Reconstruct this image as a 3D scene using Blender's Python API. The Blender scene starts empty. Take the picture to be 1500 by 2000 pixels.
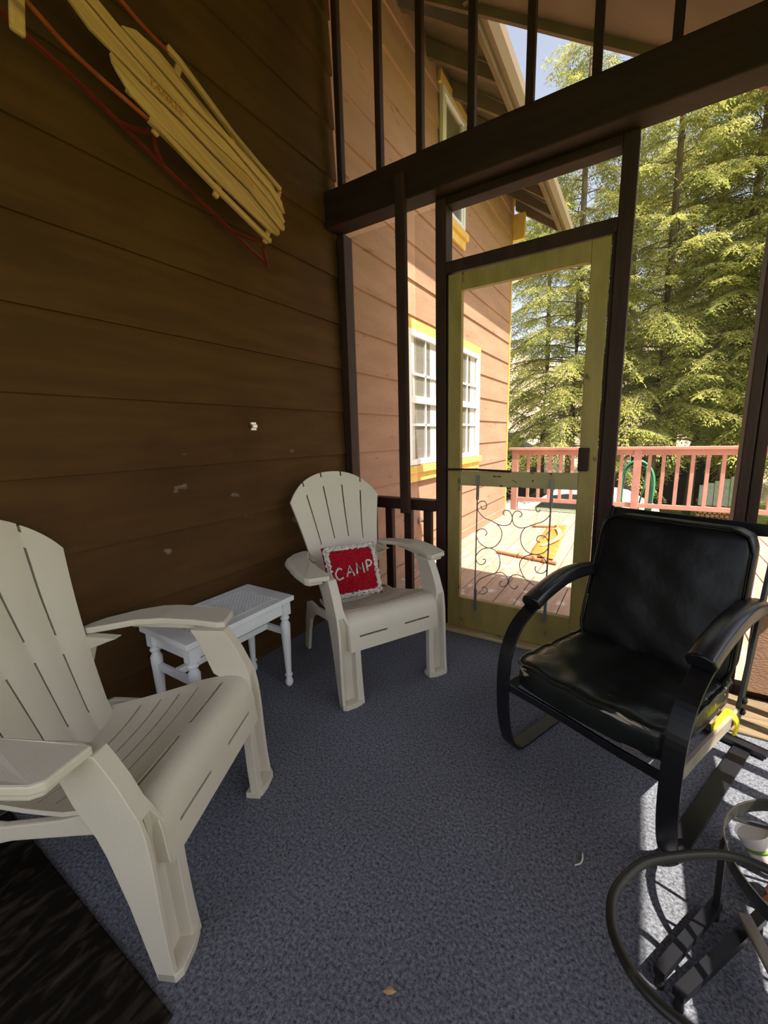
import bpy, bmesh, math, random
import numpy as np
from mathutils import Vector, Matrix, Euler
PI = math.pi
SC = bpy.context.scene
C = SC.collection
random.seed(7)

# ------------------------------------------------------------------ materials
def mat(name, col, rough=0.6, spec=0.3, metal=0.0, var=0.0, vscale=8.0, stretch=(1, 1, 1), bump=0.0, bscale=60.0,
        col2=None, coat=0.0, detail=6.0):
    m = bpy.data.materials.new(name); m.use_nodes = True
    nt = m.node_tree; b = nt.nodes['Principled BSDF']
    b.inputs['Base Color'].default_value = (*col, 1)
    b.inputs['Roughness'].default_value = rough
    b.inputs['Specular IOR Level'].default_value = spec
    b.inputs['Metallic'].default_value = metal
    b.inputs['Coat Weight'].default_value = coat
    tc = nt.nodes.new('ShaderNodeTexCoord'); mp = nt.nodes.new('ShaderNodeMapping')
    mp.inputs['Scale'].default_value = stretch
    nt.links.new(tc.outputs['Object'], mp.inputs['Vector'])
    if var > 0 or col2:
        n = nt.nodes.new('ShaderNodeTexNoise'); n.inputs['Scale'].default_value = vscale; n.inputs['Detail'].default_value = detail
        nt.links.new(mp.outputs[0], n.inputs['Vector'])
        r = nt.nodes.new('ShaderNodeValToRGB')
        c2 = col2 if col2 else tuple(max(0, c * (1 - var)) for c in col)
        c1 = col if col2 else tuple(min(1, c * (1 + var)) for c in col)
        r.color_ramp.elements[0].position = 0.36; r.color_ramp.elements[1].position = 0.64
        r.color_ramp.elements[0].color = (*c2, 1); r.color_ramp.elements[1].color = (*c1, 1)
        nt.links.new(n.outputs['Fac'], r.inputs[0]); nt.links.new(r.outputs[0], b.inputs['Base Color'])
    if bump > 0:
        n2 = nt.nodes.new('ShaderNodeTexNoise'); n2.inputs['Scale'].default_value = bscale; n2.inputs['Detail'].default_value = 4
        nt.links.new(mp.outputs[0], n2.inputs['Vector'])
        bp = nt.nodes.new('ShaderNodeBump'); bp.inputs['Strength'].default_value = bump; bp.inputs['Distance'].default_value = 0.01
        nt.links.new(n2.outputs['Fac'], bp.inputs['Height']); nt.links.new(bp.outputs[0], b.inputs['Normal'])
    return m

def add_spots(m, col, scale, lo, hi, stretch=(1, 1, 1), mask=None):
    """noise spots of wear mixed over the base colour; mask=(axis,a,b) pairs limit them in object space"""
    nt = m.node_tree; b = nt.nodes['Principled BSDF']
    src = b.inputs['Base Color'].links[0].from_socket if b.inputs['Base Color'].links else None
    tc = nt.nodes.new('ShaderNodeTexCoord'); mp = nt.nodes.new('ShaderNodeMapping'); mp.inputs['Scale'].default_value = stretch
    n = nt.nodes.new('ShaderNodeTexNoise'); n.inputs['Scale'].default_value = scale; n.inputs['Detail'].default_value = 5
    nt.links.new(tc.outputs['Object'], mp.inputs['Vector']); nt.links.new(mp.outputs[0], n.inputs['Vector'])
    mr = nt.nodes.new('ShaderNodeMapRange'); mr.inputs[1].default_value = lo; mr.inputs[2].default_value = hi
    nt.links.new(n.outputs['Fac'], mr.inputs[0]); fac = mr.outputs[0]
    if mask:
        sp = nt.nodes.new('ShaderNodeSeparateXYZ'); nt.links.new(tc.outputs['Object'], sp.inputs[0])
        for ax, a, c in mask:
            for op, v in (('GREATER_THAN', a), ('LESS_THAN', c)):
                k = nt.nodes.new('ShaderNodeMath'); k.operation = op; k.inputs[1].default_value = v
                nt.links.new(sp.outputs[ax], k.inputs[0])
                t = nt.nodes.new('ShaderNodeMath'); t.operation = 'MULTIPLY'
                nt.links.new(fac, t.inputs[0]); nt.links.new(k.outputs[0], t.inputs[1]); fac = t.outputs[0]
    mx = nt.nodes.new('ShaderNodeMix'); mx.data_type = 'RGBA'
    nt.links.new(fac, mx.inputs['Factor'])
    if src: nt.links.new(src, mx.inputs['A'])
    else: mx.inputs['A'].default_value = b.inputs['Base Color'].default_value
    mx.inputs['B'].default_value = (*col, 1)
    nt.links.new(mx.outputs['Result'], b.inputs['Base Color'])
    return m

M = {}
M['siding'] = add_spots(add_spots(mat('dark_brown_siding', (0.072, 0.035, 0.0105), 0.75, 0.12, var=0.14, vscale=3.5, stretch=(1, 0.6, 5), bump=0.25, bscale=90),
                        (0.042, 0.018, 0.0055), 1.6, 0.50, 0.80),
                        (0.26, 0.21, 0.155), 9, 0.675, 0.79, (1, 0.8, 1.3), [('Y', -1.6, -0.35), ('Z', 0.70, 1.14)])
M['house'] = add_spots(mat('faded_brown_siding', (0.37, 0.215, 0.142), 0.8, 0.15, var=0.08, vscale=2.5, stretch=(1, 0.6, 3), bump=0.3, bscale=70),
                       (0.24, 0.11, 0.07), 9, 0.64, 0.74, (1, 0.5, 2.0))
M['frame'] = mat('dark_red_brown_timber', (0.030, 0.012, 0.008), 0.6, 0.25, var=0.25, vscale=5, stretch=(4, 4, 0.7), bump=0.2, bscale=50)
M['beam'] = mat('dark_brown_beam', (0.022, 0.009, 0.005), 0.65, 0.2, var=0.3, vscale=4, stretch=(0.6, 5, 5), bump=0.2, bscale=50)
M['soffit'] = mat('porch_soffit', (0.15, 0.10, 0.065), 0.75, 0.15, var=0.15, vscale=4)
M['door'] = add_spots(mat('olive_yellow_door_paint', (0.27, 0.200, 0.060), 0.5, 0.35, var=0.12, vscale=5, stretch=(3, 3, 0.8), bump=0.15, bscale=40),
                      (0.06, 0.035, 0.015), 10, 0.66, 0.71, (1, 1, 0.6))
M['doorchip'] = add_spots(mat('chipped_door_paint', (0.36, 0.30, 0.13), 0.5, 0.35, var=0.1, vscale=5), (0.03, 0.012, 0.006), 26, 0.60, 0.63, (0.8, 1, 1.3),
                          [('X', 1.0, 1.36)])
M['sill'] = add_spots(mat('worn_yellow_sill', (0.42, 0.33, 0.17), 0.7, 0.2, var=0.25, vscale=8, stretch=(0.6, 4, 4)), (0.10, 0.06, 0.03), 8, 0.58, 0.7)
M['plank'] = mat('bare_brown_plank', (0.17, 0.125, 0.075), 0.8, 0.15, var=0.25, vscale=6, stretch=(1, 5, 1))
M['yellow'] = mat('yellow_trim_paint', (0.74, 0.49, 0.13), 0.55, 0.3, var=0.08, vscale=6)
M['white'] = mat('white_window_vinyl', (0.80, 0.80, 0.80), 0.4, 0.4)
M['plastic'] = mat('taupe_molded_plastic', (0.585, 0.53, 0.425), 0.45, 0.35, var=0.03, vscale=2.0, bump=0.10, bscale=260)
M['stool'] = mat('white_painted_wood', (0.80, 0.80, 0.80), 0.4, 0.4, var=0.03, vscale=6)
M['cane'] = mat('white_painted_cane', (0.72, 0.72, 0.71), 0.5, 0.3)
M['black'] = mat('black_metal_paint', (0.008, 0.008, 0.010), 0.30, 0.5, var=0.2, vscale=6)
M['iron'] = add_spots(mat('brown_black_iron', (0.016, 0.014, 0.012), 0.42, 0.45, var=0.25, vscale=8), (0.07, 0.05, 0.035), 14, 0.62, 0.75)
M['dull'] = mat('dull_lit_bar', (0.22, 0.185, 0.15), 0.6, 0.3, var=0.2, vscale=10, stretch=(4, 1, 1))  # grey of flat bars catching light, put into the colour
M['vinyl'] = add_spots(mat('black_cracked_vinyl', (0.010, 0.012, 0.010), 0.30, 0.4, var=0.3, vscale=5, bump=0.55, bscale=11),
                       (0.40, 0.33, 0.24), 8.0, 0.645, 0.66, (0.5, 3.2, 3.2))
M['vinylback'] = mat('black_smooth_vinyl', (0.005, 0.005, 0.005), 0.40, 0.35, var=0.3, vscale=5, bump=0.5, bscale=9)
M['wood'] = add_spots(mat('golden_varnished_wood', (0.43, 0.255, 0.105), 0.4, 0.35, var=0.16, vscale=4, stretch=(0.9, 12, 12)), (0.16, 0.085, 0.03), 3, 0.58, 0.72, (0.6, 4, 4))
def rotgrain(m, ang, sc):
    nt = m.node_tree; mp = [n for n in nt.nodes if n.type == 'MAPPING']
    for k in mp:
        src = k.inputs[0].links[0].from_socket
        r = nt.nodes.new('ShaderNodeMapping'); r.inputs['Rotation'].default_value = (ang, 0, 0)
        nt.links.new(src, r.inputs[0]); nt.links.new(r.outputs[0], k.inputs[0]); k.inputs['Scale'].default_value = sc
    return m
rotgrain(M['wood'], math.atan2(0.404, 0.915), (8, 0.8, 14))
M['red'] = mat('dark_red_runner_paint', (0.13, 0.016, 0.009), 0.45, 0.4, var=0.25, vscale=10)
M['redbar'] = mat('orange_red_runner_paint', (0.25, 0.055, 0.018), 0.5, 0.3, var=0.25, vscale=10)
M['ink'] = mat('faded_red_brown_ink', (0.33, 0.12, 0.04), 0.6, 0.1)
M['inklight'] = mat('worn_red_brown_ink', (0.45, 0.24, 0.09), 0.6, 0.1)
M['knit'] = mat('crimson_knit', (0.36, 0.010, 0.022), 0.95, 0.05, var=0.25, vscale=90, bump=0.9, bscale=170)
M['cream'] = add_spots(mat('cream_yarn', (0.74, 0.69, 0.60), 0.95, 0.05, var=0.15, vscale=60, bump=0.9, bscale=140), (0.25, 0.22, 0.18), 60, 0.56, 0.64)
M['deck'] = add_spots(mat('faded_red_brown_deck', (0.42, 0.29, 0.215), 0.8, 0.15, var=0.14, vscale=3, stretch=(6, 0.6, 1), bump=0.3, bscale=40), (0.62, 0.54, 0.46), 9, 0.60, 0.66)
M['pinkrail'] = mat('faded_red_railing_paint', (0.50, 0.255, 0.205), 0.7, 0.2, var=0.12, vscale=5, stretch=(1, 1, 1))
M['hose'] = mat('green_rubber_hose', (0.05, 0.27, 0.15), 0.4, 0.5)
M['brass'] = mat('brown_metal_clamp', (0.35, 0.16, 0.08), 0.4, 0.5)
M['steel'] = mat('dull_grey_steel', (0.20, 0.20, 0.21), 0.4, 0.5, metal=0.6)
M['chrome'] = mat('bright_nickel', (0.75, 0.72, 0.65), 0.3, 0.5, metal=0.7)
M['rod'] = mat('brown_wood_rod', (0.42, 0.20, 0.09), 0.5, 0.3)
M['cloth'] = mat('orange_cloth', (0.60, 0.20, 0.05), 0.85, 0.1, var=0.12, vscale=10)
M['clothlight'] = mat('yellow_print', (0.80, 0.56, 0.20), 0.85, 0.1)
M['dark'] = mat('dark_print', (0.16, 0.09, 0.05), 0.8, 0.1)
M['yellowfoam'] = mat('bright_yellow_strap', (0.80, 0.62, 0.02), 0.5, 0.3)
M['pot'] = mat('orange_paper', (0.78, 0.36, 0.16), 0.7, 0.2, var=0.1, vscale=12)
M['cup'] = mat('white_plastic_cup', (0.74, 0.72, 0.70), 0.4, 0.4)
M['green'] = mat('green_stripe', (0.18, 0.32, 0.06), 0.5, 0.3)
M['bark'] = mat('grey_brown_bark', (0.16, 0.115, 0.08), 0.9, 0.1, var=0.35, vscale=6, stretch=(3, 3, 0.6), bump=0.6, bscale=14)
M['shed'] = mat('dark_brown_shed', (0.035, 0.022, 0.020), 0.8, 0.15, var=0.2, vscale=4)
M['roof'] = mat('grey_roofing', (0.22, 0.22, 0.22), 0.8, 0.2, var=0.2, vscale=10)
M['tin'] = mat('weathered_grey_board', (0.42, 0.44, 0.42), 0.7, 0.2, var=0.15, vscale=8, stretch=(6, 1, 1))
M['log'] = mat('split_firewood', (0.50, 0.25, 0.13), 0.8, 0.1, var=0.3, vscale=14)
M['carpaint'] = mat('white_car_paint', (0.80, 0.80, 0.80), 0.25, 0.5, coat=0.5)
M['carglass'] = mat('dark_car_glass', (0.05, 0.055, 0.06), 0.08, 0.6)
M['tyre'] = mat('black_rubber', (0.02, 0.02, 0.02), 0.8, 0.2)
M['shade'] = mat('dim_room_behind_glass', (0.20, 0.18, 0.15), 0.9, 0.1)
M['curtain'] = mat('white_curtain', (0.72, 0.70, 0.66), 0.9, 0.1)
M['leafdry'] = mat('dry_leaf', (0.45, 0.28, 0.13), 0.8, 0.1)
M['straw'] = mat('pale_straw', (0.65, 0.60, 0.50), 0.7, 0.1)

def carpet():
    m = bpy.data.materials.new('blue_grey_carpet'); m.use_nodes = True; nt = m.node_tree; b = nt.nodes['Principled BSDF']
    b.inputs['Roughness'].default_value = 1.0; b.inputs['Specular IOR Level'].default_value = 0.05
    tc = nt.nodes.new('ShaderNodeTexCoord')
    n = nt.nodes.new('ShaderNodeTexNoise'); n.inputs['Scale'].default_value = 120; n.inputs['Detail'].default_value = 5; n.inputs['Roughness'].default_value = 0.75
    n2 = nt.nodes.new('ShaderNodeTexNoise'); n2.inputs['Scale'].default_value = 2.4; n2.inputs['Detail'].default_value = 5
    for k in (n, n2): nt.links.new(tc.outputs['Object'], k.inputs['Vector'])
    r = nt.nodes.new('ShaderNodeValToRGB'); e = r.color_ramp.elements
    e[0].position = 0.33; e[0].color = (0.028, 0.031, 0.042, 1); e[1].position = 0.67; e[1].color = (0.275, 0.288, 0.335, 1)
    nt.links.new(n.outputs['Fac'], r.inputs[0])
    r2 = nt.nodes.new('ShaderNodeValToRGB'); e = r2.color_ramp.elements
    e[0].position = 0.3; e[0].color = (0.86, 0.84, 0.82, 1); e[1].position = 0.7; e[1].color = (1, 1, 1, 1)
    nt.links.new(n2.outputs['Fac'], r2.inputs[0])
    mx = nt.nodes.new('ShaderNodeMix'); mx.data_type = 'RGBA'; mx.blend_type = 'MULTIPLY'; mx.inputs['Factor'].default_value = 1
    nt.links.new(r.outputs[0], mx.inputs['A']); nt.links.new(r2.outputs[0], mx.inputs['B'])
    nt.links.new(mx.outputs['Result'], b.inputs['Base Color'])
    bp = nt.nodes.new('ShaderNodeBump'); bp.inputs['Strength'].default_value = 0.8; bp.inputs['Distance'].default_value = 0.006
    nt.links.new(n.outputs['Fac'], bp.inputs['Height']); nt.links.new(bp.outputs[0], b.inputs['Normal'])
    return m
M['carpet'] = carpet()

def doormat():
    m = bpy.data.materials.new('black_leaf_embossed_mat'); m.use_nodes = True; nt = m.node_tree; b = nt.nodes['Principled BSDF']
    b.inputs['Roughness'].default_value = 0.95; b.inputs['Specular IOR Level'].default_value = 0.04
    tc = nt.nodes.new('ShaderNodeTexCoord'); mp = nt.nodes.new('ShaderNodeMapping'); mp.inputs['Scale'].default_value = (3, 1, 1)
    mp.inputs['Rotation'].default_value = (0, 0, 0.6)
    n = nt.nodes.new('ShaderNodeTexNoise'); n.inputs['Scale'].default_value = 13; n.inputs['Detail'].default_value = 4; n.inputs['Distortion'].default_value = 0.6
    nt.links.new(tc.outputs['Object'], mp.inputs[0]); nt.links.new(mp.outputs[0], n.inputs['Vector'])
    r = nt.nodes.new('ShaderNodeValToRGB'); e = r.color_ramp.elements
    e[0].position = 0.48; e[0].color = (0.010, 0.008, 0.006, 1); e[1].position = 0.72; e[1].color = (0.045, 0.036, 0.026, 1)
    nt.links.new(n.outputs['Fac'], r.inputs[0]); nt.links.new(r.outputs[0], b.inputs['Base Color'])
    bp = nt.nodes.new('ShaderNodeBump'); bp.inputs['Strength'].default_value = 0.6
    nt.links.new(n.outputs['Fac'], bp.inputs['Height']); nt.links.new(bp.outputs[0], b.inputs['Normal'])
    return m
M['mat'] = doormat()

def glassmat(name, haze, hazecol, gloss):
    m = bpy.data.materials.new(name); m.use_nodes = True; nt = m.node_tree
    nt.nodes.remove(nt.nodes['Principled BSDF']); out = nt.nodes['Material Output']
    t = nt.nodes.new('ShaderNodeBsdfTransparent'); d = nt.nodes.new('ShaderNodeBsdfDiffuse'); d.inputs[0].default_value = (*hazecol, 1)
    mx = nt.nodes.new('ShaderNodeMixShader'); mx.inputs[0].default_value = haze
    nt.links.new(t.outputs[0], mx.inputs[1]); nt.links.new(d.outputs[0], mx.inputs[2])
    last = mx
    if gloss:
        g = nt.nodes.new('ShaderNodeBsdfGlossy'); g.inputs['Roughness'].default_value = 0.02
        ge = nt.nodes.new('ShaderNodeNewGeometry'); dp = nt.nodes.new('ShaderNodeVectorMath'); dp.operation = 'DOT_PRODUCT'
        nt.links.new(ge.outputs['Normal'], dp.inputs[0]); nt.links.new(ge.outputs['Incoming'], dp.inputs[1])
        chain = dp.outputs['Value']
        for op, v, swap in (('ABSOLUTE', 0, 0), ('SUBTRACT', 1.0, 1), ('POWER', 5.0, 0), ('MULTIPLY', 0.75, 0), ('ADD', 0.04, 0)):
            k = nt.nodes.new('ShaderNodeMath'); k.operation = op
            nt.links.new(chain, k.inputs[1 if swap else 0])
            if op != 'ABSOLUTE': k.inputs[0 if swap else 1].default_value = v
            chain = k.outputs[0]
        m2 = nt.nodes.new('ShaderNodeMixShader')
        nt.links.new(chain, m2.inputs[0]); nt.links.new(mx.outputs[0], m2.inputs[1]); nt.links.new(g.outputs[0], m2.inputs[2])
        last = m2
    nt.links.new(last.outputs[0], out.inputs[0])
    return m
M['glass'] = glassmat('clear_window_glass', 0.03, (0.5, 0.5, 0.5), True)
M['pane'] = glassmat('hazy_upper_glass', 0.07, (0.34, 0.27, 0.20), True)  # thin tan haze mixed evenly into the upper panes as colour

def screenmat():
    m = bpy.data.materials.new('insect_screen_mesh'); m.use_nodes = True; nt = m.node_tree
    nt.nodes.remove(nt.nodes['Principled BSDF']); out = nt.nodes['Material Output']
    t = nt.nodes.new('ShaderNodeBsdfTransparent'); d = nt.nodes.new('ShaderNodeBsdfDiffuse'); d.inputs[0].default_value = (0.10, 0.10, 0.10, 1)
    tc = nt.nodes.new('ShaderNodeTexCoord'); w = nt.nodes.new('ShaderNodeTexNoise'); w.inputs['Scale'].default_value = 160
    nt.links.new(tc.outputs['Object'], w.inputs['Vector'])
    mr = nt.nodes.new('ShaderNodeMapRange'); mr.inputs[3].default_value = 0.07; mr.inputs[4].default_value = 0.17
    nt.links.new(w.outputs['Fac'], mr.inputs[0])
    mx = nt.nodes.new('ShaderNodeMixShader'); nt.links.new(mr.outputs[0], mx.inputs[0])
    nt.links.new(t.outputs[0], mx.inputs[1]); nt.links.new(d.outputs[0], mx.inputs[2]); nt.links.new(mx.outputs[0], out.inputs[0])
    return m
M['screen'] = screenmat()

def foliage(name, c1, c2):
    m = bpy.data.materials.new(name); m.use_nodes = True; nt = m.node_tree
    nt.nodes.remove(nt.nodes['Principled BSDF']); out = nt.nodes['Material Output']
    tc = nt.nodes.new('ShaderNodeTexCoord'); n = nt.nodes.new('ShaderNodeTexNoise'); n.inputs['Scale'].default_value = 2.2; n.inputs['Detail'].default_value = 6
    nt.links.new(tc.outputs['Object'], n.inputs['Vector'])
    r = nt.nodes.new('ShaderNodeValToRGB'); e = r.color_ramp.elements
    e[0].position = 0.38; e[0].color = (*c2, 1); e[1].position = 0.62; e[1].color = (*c1, 1)
    nt.links.new(n.outputs['Fac'], r.inputs[0])
    d = nt.nodes.new('ShaderNodeBsdfDiffuse'); tr = nt.nodes.new('ShaderNodeBsdfTranslucent')
    nt.links.new(r.outputs[0], d.inputs[0]); nt.links.new(r.outputs[0], tr.inputs[0])
    mx = nt.nodes.new('ShaderNodeMixShader'); mx.inputs[0].default_value = 0.45
    nt.links.new(d.outputs[0], mx.inputs[1]); nt.links.new(tr.outputs[0], mx.inputs[2]); nt.links.new(mx.outputs[0], out.inputs[0])
    return m
M['needles'] = foliage('hemlock_needles', (0.60, 0.56, 0.17), (0.22, 0.25, 0.08))
M['grass'] = mat('sunlit_lawn', (0.34, 0.44, 0.07), 0.95, 0.05, vscale=1.2, col2=(0.14, 0.13, 0.06), bump=0.8, bscale=25)
M['hill'] = mat('leaf_litter_slope', (0.62, 0.46, 0.34), 0.95, 0.05, vscale=1.4, col2=(0.30, 0.24, 0.15), bump=0.8, bscale=6, detail=10)

# ------------------------------------------------------------------ mesh helpers
class MB:
    def __init__(s): s.v = []; s.f = []
    def add(s, v, f):
        o = len(s.v); s.v += [tuple(p) for p in v]; s.f += [tuple(i + o for i in q) for q in f]; return s
    def box(s, a, b):
        x0, y0, z0 = a; x1, y1, z1 = b
        v = [(x0, y0, z0), (x1, y0, z0), (x1, y1, z0), (x0, y1, z0), (x0, y0, z1), (x1, y0, z1), (x1, y1, z1), (x0, y1, z1)]
        return s.add(v, [(0, 3, 2, 1), (4, 5, 6, 7), (0, 1, 5, 4), (1, 2, 6, 5), (2, 3, 7, 6), (3, 0, 4, 7)])
    def prism(s, poly, ax, lo, hi):
        """2-D polygon extruded along axis ax; poly gives the other two coordinates in cyclic order (x:yz, y:xz, z:xy)"""
        def p3(p, h):
            return (h, p[0], p[1]) if ax == 0 else ((p[0], h, p[1]) if ax == 1 else (p[0], p[1], h))
        n = len(poly); v = [p3(p, lo) for p in poly] + [p3(p, hi) for p in poly]
        f = [tuple(range(n))[::-1], tuple(range(n, 2 * n))] + [(i, (i + 1) % n, n + (i + 1) % n, n + i) for i in range(n)]
        return s.add(v, f)
    def sweep(s, path, sec, up=(0, 0, 1), closed=False, scale=None, caps=True):
        """sec: list of (side, up) offsets swept along a 3-D path"""
        path = [Vector(p) for p in path]; n = len(path); k = len(sec); v = []; U = Vector(up)
        for i, p in enumerate(path):
            if closed: t = path[(i + 1) % n] - path[i - 1]
            else: t = path[min(i + 1, n - 1)] - path[max(i - 1, 0)]
            t.normalize(); sd = t.cross(U)
            if sd.length < 1e-4: sd = t.cross(Vector((0.3, 0.9, 0.1)))
            sd.normalize(); u2 = sd.cross(t); u2.normalize()
            m = scale[i] if scale else 1.0
            v += [p + sd * a * m + u2 * b * m for a, b in sec]
        f = []
        for i in range(n if closed else n - 1):
            j = (i + 1) % n
            f += [(i * k + q, i * k + (q + 1) % k, j * k + (q + 1) % k, j * k + q) for q in range(k)]
        if not closed and caps: f += [tuple(range(k)), tuple(range((n - 1) * k, n * k))[::-1]]
        return s.add(v, f)
    def tube(s, path, r, n=8, closed=False, scale=None, up=(0, 0, 1)):
        return s.sweep(path, [(r * math.cos(2 * PI * q / n), r * math.sin(2 * PI * q / n)) for q in range(n)], up, closed, scale)
    def bar(s, path, w, t, up=(0, 0, 1), closed=False):
        return s.sweep(path, [(-w / 2, -t / 2), (w / 2, -t / 2), (w / 2, t / 2), (-w / 2, t / 2)], up, closed)
    def lathe(s, prof, c=(0, 0, 0), n=16):
        v = []; k = len(prof)
        for q in range(n):
            a = 2 * PI * q / n
            v += [(c[0] + r * math.cos(a), c[1] + r * math.sin(a), c[2] + z) for r, z in prof]
        f = [(q * k + i, ((q + 1) % n) * k + i, ((q + 1) % n) * k + i + 1, q * k + i + 1) for q in range(n) for i in range(k - 1)]
        f += [tuple(q * k for q in range(n))[::-1], tuple(q * k + k - 1 for q in range(n))]
        return s.add(v, f)
    def beam(s, p, q, w, h, up=(0, 0, 1)): return s.bar([p, q], w, h, up)

def obj(name, mb, m, parent=None, bevel=0.0, smooth=False, solid=0.0, sub=0, seg=2, auto=None):
    me = bpy.data.meshes.new(name); me.from_pydata(mb.v, [], mb.f)
    bm = bmesh.new(); bm.from_mesh(me); bmesh.ops.recalc_face_normals(bm, faces=bm.faces); bm.to_mesh(me); bm.free()
    me.materials.append(m)
    if smooth or auto:
        for p in me.polygons: p.use_smooth = True
    if auto:
        bm = bmesh.new(); bm.from_mesh(me)
        for e in bm.edges:
            if len(e.link_faces) == 2 and e.calc_face_angle(0) > math.radians(auto): e.smooth = False
        bm.to_mesh(me); bm.free()
    o = bpy.data.objects.new(name, me); C.objects.link(o)
    if parent: o.parent = parent
    if solid:
        k = o.modifiers.new('thick', 'SOLIDIFY'); k.thickness = solid; k.offset = 0
    if sub:
        k = o.modifiers.new('sub', 'SUBSURF'); k.levels = sub; k.render_levels = sub
    if bevel:
        k = o.modifiers.new('bevel', 'BEVEL'); k.width = bevel; k.segments = seg; k.limit_method = 'ANGLE'; k.angle_limit = math.radians(40)
    return o
def tag(o, label=None, cat=None, group=None, kind=None):
    if label: o['label'] = label
    if cat: o['category'] = cat
    if group: o['group'] = group
    if kind: o['kind'] = kind
    return o
def empty(name, loc=(0, 0, 0), rz=0.0):
    o = bpy.data.objects.new(name, None); C.objects.link(o); o.location = loc; o.rotation_euler = (0, 0, rz); o.empty_display_size = 0.1
    return o
def copy_tree(o, parent=None):
    c = o.copy(); C.objects.link(c); c.parent = parent
    for ch in list(o.children): copy_tree(ch, c)
    return c
def bez(pts, n=8, closed=False):
    """Catmull-Rom smoothing of a polyline"""
    P = [Vector(p) for p in pts]; N = len(P); out = []
    rng = range(N if closed else N - 1)
    for i in rng:
        p0 = P[(i - 1) % N] if closed or i > 0 else P[0] * 2 - P[1]
        p1 = P[i]; p2 = P[(i + 1) % N]
        p3 = P[(i + 2) % N] if closed or i + 2 < N else P[-1] * 2 - P[-2]
        for k in range(n):
            t = k / n
            out.append(0.5 * (2 * p1 + (p2 - p0) * t + (2 * p0 - 5 * p1 + 4 * p2 - p3) * t * t + (3 * p1 - p0 - 3 * p2 + p3) * t ** 3))
    if not closed: out.append(P[-1])
    return out
def text_mesh(txt, size, depth, bold=0.0):
    cu = bpy.data.curves.new('lettering', 'FONT'); cu.body = txt; cu.size = size; cu.extrude = depth; cu.align_x = 'CENTER'; cu.align_y = 'CENTER'; cu.offset = bold
    o = bpy.data.objects.new('lettering', cu); C.objects.link(o)
    dg = bpy.context.evaluated_depsgraph_get(); me = bpy.data.meshes.new_from_object(o.evaluated_get(dg))
    bpy.data.objects.remove(o); bpy.data.curves.remove(cu)
    return me
def interp(x, xs, ys): return float(np.interp(x, xs, ys))

# ------------------------------------------------------------------ camera, light, sky
cam = bpy.data.cameras.new('camera'); co = bpy.data.objects.new('camera', cam); C.objects.link(co); SC.camera = co
cam.sensor_fit = 'VERTICAL'; cam.sensor_height = 24.0; cam.lens = 794.2 / 2000 * 24.0; cam.clip_start = 0.02; cam.clip_end = 300
R_, U_, F_ = Vector((0.84892324, 0.52789142, -0.02569024)), Vector((-0.07439107, 0.16747291, 0.98306602)), Vector((-0.52325453, 0.83263646, -0.18144205))
co.matrix_world = Matrix(((R_.x, U_.x, -F_.x, 1.70), (R_.y, U_.y, -F_.y, -2.23), (R_.z, U_.z, -F_.z, 1.19), (0, 0, 0, 1)))

SUN = Vector((-0.55, 0.17, -1.0))
sl = bpy.data.lights.new('sun', 'SUN'); sl.energy = 10.5; sl.angle = math.radians(0.53); sl.color = (1.0, 0.93, 0.80)
so = bpy.data.objects.new('sun', sl); C.objects.link(so); so.rotation_euler = SUN.to_track_quat('-Z', 'Y').to_euler(); so.location = (6, -3, 12)
w = bpy.data.worlds.new('sky'); SC.world = w; w.use_nodes = True; nt = w.node_tree
sky = nt.nodes.new('ShaderNodeTexSky'); sky.sky_type = 'NISHITA'; sky.sun_disc = False
sky.sun_elevation = math.radians(64); sky.sun_rotation = math.radians(109); sky.air_density = 1.0; sky.dust_density = 2.0; sky.ozone_density = 1.0
bg = nt.nodes['Background']; bg.inputs['Strength'].default_value = 0.30
mxs = nt.nodes.new('ShaderNodeMix'); mxs.data_type = 'RGBA'; mxs.inputs['Factor'].default_value = 0.45
bw_ = nt.nodes.new('ShaderNodeRGBToBW'); nt.links.new(sky.outputs[0], bw_.inputs[0])
wm = nt.nodes.new('ShaderNodeMix'); wm.data_type = 'RGBA'; wm.blend_type = 'MULTIPLY'; wm.inputs['Factor'].default_value = 1.0
nt.links.new(bw_.outputs[0], wm.inputs['A']); wm.inputs['B'].default_value = (1.25, 1.12, 0.92, 1)      # thin warm-white haze over the blue
nt.links.new(sky.outputs[0], mxs.inputs['A']); nt.links.new(wm.outputs['Result'], mxs.inputs['B'])
nt.links.new(mxs.outputs['Result'], bg.inputs['Color'])
SC.view_settings.view_transform = 'Standard'; SC.view_settings.look = 'None'; SC.view_settings.gamma = 1.0
SC.view_settings.use_curve_mapping = False; SC.view_settings.exposure = 0.52
SC.cycles.max_bounces = 10; SC.cycles.diffuse_bounces = 5; SC.cycles.transparent_max_bounces = 24
SC.cycles.use_denoising = True; SC.cycles.caustics_reflective = False; SC.cycles.caustics_refractive = False
SC.cycles.sample_clamp_indirect = 6.0

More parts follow.
